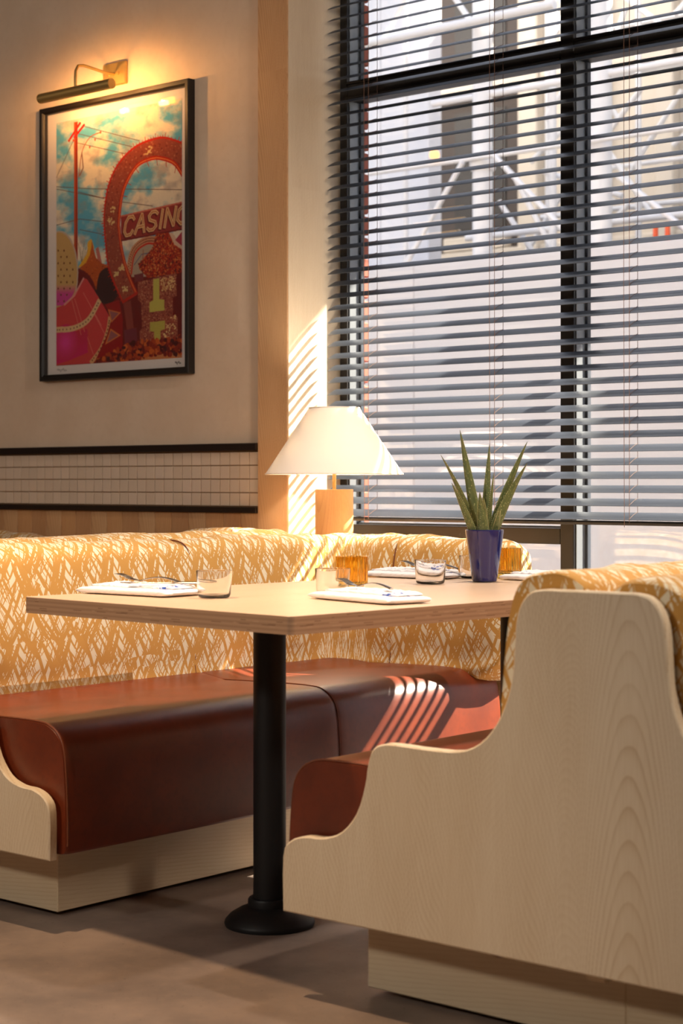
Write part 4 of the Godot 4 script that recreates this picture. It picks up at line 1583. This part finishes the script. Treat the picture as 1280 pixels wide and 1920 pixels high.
# ------------------------------------------------------------------ the street outside
func street() -> void:
	var g := struct("floor_street", boxed(Vector3(-22, -0.35, -16), Vector3(8, -0.06, -4.95)), mats.asphalt)
	# painted site boards, 1.2 m wide each
	var h := thing("site_hoarding", "pale grey boarded site hoarding across the street below the scaffold", "hoarding", Vector3(0, 0, -9.0))
	for i in 12:
		var x := -13.2 + i * 1.22
		part("hoarding_board", boxed(Vector3(x, -0.06, -0.03), Vector3(x + 1.216, 2.40, 0.0), 0.003), mats.hoard, h, 25.0)
	# far building with deep openings
	var f := thing("stone_building", "grey stone building with dark openings behind the scaffold", "building", Vector3(0, 0, -12.0))
	part("wall", boxed(Vector3(-16, -0.06, -0.6), Vector3(-8.35, 6.0, 0.0)), mats.stone_dark, f)
	part("pale_wall", boxed(Vector3(-8.35, -0.06, -0.6), Vector3(1.5, 6.0, 0.05)), mats.stone, f)
	for i in 4:
		for j in 3:
			var x := -11.6 + i * 0.86
			var y0 := 1.6 + j * 1.45
			part("opening", boxed(Vector3(x, y0, -0.02), Vector3(x + 0.52, y0 + 1.05, 0.012)), mats.opening, f)
			part("sill", boxed(Vector3(x - 0.06, y0 - 0.12, 0.0), Vector3(x + 0.58, y0, 0.10), 0.01), mats.stone, f)
	for i in 9:
		var x := -8.25 + i * 0.62
		part("pilaster", boxed(Vector3(x, -0.06, 0.05), Vector3(x + 0.16, 6.0, 0.16), 0.01), mats.stone, f)
	for j in 4:
		part("string_course", boxed(Vector3(-16, 1.35 + j * 1.45, 0.0), Vector3(1.5, 1.47 + j * 1.45, 0.12), 0.01), mats.stone, f)
	# smooth pale building nearer on the left
	var p := thing("pale_facade", "smooth pale painted facade left of the scaffold, seen through the blind", "building", Vector3(0, 0, -9.6))
	part("wall", boxed(Vector3(-16, -0.06, -0.16), Vector3(-7.46, 6.5, -0.05)), mats.facade, p)
	for i in 3:
		part("panel", boxed(Vector3(-8.72 + i * 0.426, -0.06, -0.05), Vector3(-8.72 + i * 0.426 + 0.42, 6.5, 0.0), 0.004), mats.facade, p)
	scaffold()
	# unseen screen over the street; its stepped lower edge blocks the high sun
	var c := thing("unseen_sun_screen", "unseen screen out of view over the street, placed to block the high sun", "scaffold", Vector3(0, 0, -7.5))
	for q in [[-3.9, -2.19, 4.10], [-2.21, -1.59, 3.80], [-1.61, -1.10, 3.62], [-1.12, 3.5, 3.0]]:
		part("sun_screen", boxed(Vector3(q[0], q[2], -0.01 - q[2] * 0.01), Vector3(q[1], 6.5, -q[2] * 0.01)), mats.sheet, c)
	for x in [-3.88, -1.0, 1.2, 3.4]:
		part("standard", tubed([Vector3(x, -0.06, -0.06), Vector3(x, 6.6, -0.06)], 0.024, 12), mats.white_pipe, c)
	for yy in [4.16, 5.2, 6.4]:
		part("ledger", tubed([Vector3(-3.92, yy, -0.10), Vector3(3.45, yy, -0.10)], 0.024, 12), mats.white_pipe, c)

func scaffold() -> void:
	var t := thing("scaffold", "white tube scaffold with braces standing above the hoarding", "scaffold", Vector3(0, 0, -9.2))
	var w: Material = mats.white_pipe
	for q in [[-6.70, 0.065, 0.0], [-5.82, 0.07, 0.0], [-7.03, 0.020, -0.5], [-6.43, 0.026, -0.7], [-6.30, 0.024, -0.2], [-6.16, 0.02, -1.0], [-7.45, 0.02, -0.15], [-5.45, 0.025, -0.4], [-5.15, 0.03, -0.9], [-6.55, 0.018, -1.2], [-4.6, 0.03, -0.4], [-3.8, 0.06, 0.0], [-7.15, 0.016, -1.4]]:
		part("standard", tubed([Vector3(q[0], -0.06, q[2]), Vector3(q[0], 6.4, q[2])], q[1], 14), w, t)
	for q in [[-7.7, -6.05, 3.91, 0.030, 0.15], [-7.1, -3.0, 3.475, 0.022, 0.0], [-7.65, -3.0, 3.06, 0.018, 0.1], [-7.2, -3.0, 2.66, 0.022, -0.5], [-6.9, -3.0, 3.30, 0.018, -0.9], [-7.2, -3.0, 4.35, 0.022, -0.6], [-7.7, -3.0, 5.0, 0.024, 0.1], [-7.2, -3.0, 5.8, 0.024, 0.1], [-7.0, -3.0, 2.85, 0.018, -1.1], [-7.0, -3.0, 3.75, 0.02, -1.1], [-6.9, -3.0, 2.55, 0.016, -0.8], [-6.9, -3.0, 3.15, 0.016, -1.2], [-6.9, -3.0, 4.1, 0.018, -1.2]]:
		part("ledger", tubed([Vector3(q[0], q[2], q[4]), Vector3(q[1], q[2], q[4])], q[3], 12), w, t)
	for q in [[-6.77, 3.04, -7.25, 2.40, 0.12], [-6.52, 3.05, -6.00, 2.53, 0.12], [-6.60, 2.98, -6.26, 2.40, -0.2], [-6.44, 3.0, -5.85, 2.78, -0.3], [-7.42, 3.95, -7.15, 4.30, 0.1], [-6.92, 4.20, -6.72, 3.93, 0.1], [-6.62, 3.7, -6.1, 4.2, -0.4], [-6.25, 3.7, -6.55, 4.3, -0.4], [-6.1, 3.65, -5.95, 4.0, -0.5], [-7.0, 2.9, -6.7, 2.5, -0.6], [-7.05, 2.5, -6.7, 2.95, -0.9], [-6.2, 3.2, -5.9, 3.5, -0.6], [-5.7, 2.85, -5.2, 2.45, 0.0], [-5.1, 2.45, -4.75, 2.8, 0.0], [-5.6, 3.9, -5.1, 4.3, -0.5], [-6.9, 3.5, -6.45, 4.05, -1.0], [-6.5, 3.5, -6.9, 4.1, -1.3], [-6.35, 3.1, -5.95, 3.6, -1.2], [-6.0, 2.75, -6.4, 3.3, -0.9], [-6.75, 2.45, -6.35, 2.9, -1.0], [-6.4, 2.5, -6.05, 2.8, -0.7], [-6.95, 3.2, -6.6, 3.45, -0.9], [-6.3, 4.3, -5.7, 3.8, -0.8], [-5.9, 3.2, -5.3, 3.6, -1.0]]:
		part("brace", tubed([Vector3(q[0], q[1], q[4]), Vector3(q[2], q[3], q[4])], 0.018, 10), w, t)
	for q in [[-6.70, 3.62], [-6.70, 3.04], [-6.70, 4.3]]:
		part("coupler", lathed([Vector2(0.0, -0.05), Vector2(0.075, -0.05), Vector2(0.085, -0.03), Vector2(0.085, 0.03), Vector2(0.075, 0.05), Vector2(0.0, 0.05)], 16, Vector3(q[0], q[1], 0)), w, t)
	var o := Shape.new()
	box(o, Vector3(-0.09, 0, 0), Vector3(0.09, 1.1, 0.03), 0.004)
	var pl := part("deck_board", o, mats.facade, t)
	pl.transform = Transform3D(Basis(Vector3.BACK, 0.32), Vector3(-5.93, 3.82, 0.05))
	for x in [-5.38, -5.30]:
		part("marker_post", tubed([Vector3(x, 2.38, 0.1), Vector3(x, 2.52, 0.1)], 0.016, 10), mats.orange, t)
	var glow := mat(c8(255, 180, 90), 0.5)
	glow.emission_enabled = true
	glow.emission = Color(1.0, 0.72, 0.42)
	glow.emission_energy_multiplier = 2.2
	var l := part("site_lamp", lathed([Vector2(0, -0.02), Vector2(0.03, -0.02), Vector2(0.034, 0.0), Vector2(0.026, 0.02), Vector2(0, 0.026)], 16, Vector3(-6.98, 3.11, 0.14)), glow, t, 60.0)
	l.set_meta("label", "small glowing orange site lamp")

# ------------------------------------------------------------------ lights
func ceiling_spot(at: Vector3, aim: Vector3, energy: float, angle: float, size: float, label: String, tint := Color(1.0, 0.93, 0.86)) -> void:
	var t := thing("unseen_ceiling_lamp", label, "lamp", at, 0.0, "")  # lamp out of view; kind and place follow what it lights
	part("can", lathed([Vector2(0.050, 0.10), Vector2(0.062, 0.10), Vector2(0.062, 0.0), Vector2(0.050, 0.0), Vector2(0.050, 0.10)], 24), mats.black, t)
	var glow := mat(c8(255, 226, 186), 0.5)
	glow.emission_enabled = true
	glow.emission = Color(1.0, 0.78, 0.5)
	glow.emission_energy_multiplier = 3.0
	part("lens", lathed([Vector2(0, 0.03), Vector2(0.049, 0.03), Vector2(0.049, 0.036), Vector2(0, 0.036)], 24), glow, t)
	var l := SpotLight3D.new()
	l.name = "spot"
	l.light_color = tint
	l.light_energy = energy
	l.light_size = size
	l.spot_angle = angle
	l.spot_angle_attenuation = 0.6
	l.spot_range = 14.0
	l.spot_attenuation = 2.0
	l.shadow_enabled = true
	t.add_child(l)
	l.position = Vector3(0, 0.0, 0)
	l.look_at_from_position(at + Vector3(0, -0.06, 0), aim, Vector3(0, 0, 1))

func globe(at: Vector3, energy: float, label: String, tint := Color(1.0, 0.935, 0.865)) -> void:
	var t := thing("unseen_lamp", label, "lamp", at, 0.0, "")  # unseen round lamp, positioned for the surfaces it brightens
	var glow := mat(c8(255, 232, 200), 0.5)
	glow.emission_enabled = true
	glow.emission = Color(1.0, 0.80, 0.55)
	glow.emission_energy_multiplier = 2.0
	var pr := []
	for i in 13:
		var a := PI * i / 12.0 - PI / 2
		pr.append(Vector2(cos(a) * 0.16 if i % 12 else 0.0, sin(a) * 0.16))
	part("globe", lathed(pr, 28), glow, t, 60.0)
	part("stem", tubed([Vector3(0, 0.15, 0), Vector3(0, 3.4 - at.y, 0)], 0.008, 8), mats.brass, t)
	var l := OmniLight3D.new()
	l.name = "globe_light"
	l.light_color = tint
	l.light_energy = energy
	l.light_size = 0.16
	l.omni_range = 16.0
	l.omni_attenuation = 2.0
	l.shadow_enabled = true
	t.add_child(l)

func _ready() -> void:
	rng.seed = 1
	# camera: level, 62 mm lens shifted a little downwards
	var cam := Camera3D.new()
	cam.name = "camera"
	cam.projection = Camera3D.PROJECTION_FRUSTUM
	cam.keep_aspect = Camera3D.KEEP_HEIGHT
	cam.near = 0.05
	cam.far = 100.0
	cam.size = 1920.0 / 3335.0 * 0.05
	cam.frustum_offset = Vector2(0, -54.0 / 3335.0 * 0.05)
	cam.position = Vector3(0, EYE, 0)
	cam.rotation.y = deg_to_rad(40.6)
	var lens := CameraAttributesPhysical.new()
	lens.frustum_near = 0.05
	lens.frustum_far = 100.0
	lens.frustum_focal_length = 62.5
	lens.frustum_focus_distance = 4.75
	lens.exposure_aperture = 5.0
	cam.attributes = lens
	add_child(cam)
	cam.projection = Camera3D.PROJECTION_FRUSTUM
	cam.size = 1920.0 / 3335.0 * 0.05
	cam.frustum_offset = Vector2(0, -54.0 / 3335.0 * 0.05)
	cam.current = true
	# sky, sun and exposure
	var env := Environment.new()
	var sky := Sky.new()
	var sm := ProceduralSkyMaterial.new()
	sm.sky_top_color = c8(200, 209, 230)
	sm.sky_horizon_color = c8(238, 238, 238)
	sm.ground_bottom_color = c8(150, 146, 140)
	sm.ground_horizon_color = c8(210, 208, 204)
	sm.energy_multiplier = 1.85
	sky.sky_material = sm
	env.background_mode = Environment.BG_SKY
	env.sky = sky
	env.tonemap_mode = Environment.TONE_MAPPER_LINEAR
	env.tonemap_exposure = 1.06
	env.sdfgi_enabled = true
	env.ssao_enabled = true
	env.ssil_enabled = true
	var we := WorldEnvironment.new()
	we.name = "world_environment"
	we.environment = env
	add_child(we)
	var sun := DirectionalLight3D.new()
	sun.name = "sun"
	sun.light_color = Color(1.0, 0.95, 0.87)
	sun.light_energy = 9.5
	sun.light_angular_distance = 0.53
	sun.shadow_enabled = true
	add_child(sun)
	sun.look_at_from_position(Vector3.ZERO, Vector3(-0.45, -0.85, 1.0), Vector3.UP)
	make_materials()
	# unseen lamps, all out of view, placed to light benches, table, panels and floor
	ceiling_spot(Vector3(-2.72, 3.28, -3.95), Vector3(-2.72, 0, -3.45), 5.2, 40.0, 0.05, "unseen ceiling lamp, out of view, placed to light the tabletop and seats")
	ceiling_spot(Vector3(-3.0, 3.28, -2.2), Vector3(-3.0, 0.0, -2.05), 7.0, 34.0, 0.05, "unseen ceiling lamp, out of view, placed to light the floor in front of the booths", Color(1.0, 0.84, 0.66))
	ceiling_spot(Vector3(-0.9, 3.28, -3.2), Vector3(-3.4, 0.3, -3.2), 3.2, 36.0, 0.06, "unseen ceiling lamp, out of view, turned to light the left bench back")
	globe(Vector3(0.2, 2.5, -3.0), 2.6, "unseen lamp, out of view at the right, placed to light the left bench back")
	globe(Vector3(-3.05, 2.25, 0.6), 3.2, "unseen lamp, out of view in front, placed to light the end panels", Color(1.0, 0.965, 0.92))
	globe(Vector3(-6.4, 2.6, -1.2), 0.5, "unseen lamp, out of view at the left, placed to light the wall with the print")
	room()
	window()
	blind()
	street()
	booth(XL, "booth bench on the left of the table with brown leather seat and patterned back", -4.355, 0.62, 0.822, 0.78, 0.842, 10)
	booth(XR, "booth bench in the right foreground with a large curved ash end panel", -4.30, 0.40, 0.845, 0.50, 0.838, 20)
	booth(XL - 2.102, "booth bench furthest left, only its patterned back top in view behind the left booth", -4.405, 0.60, 0.822, 0.72, 0.815, 30)
	table()
	table_lamp()
	framed_print()
	picture_light()
	aloe()
	tableware()
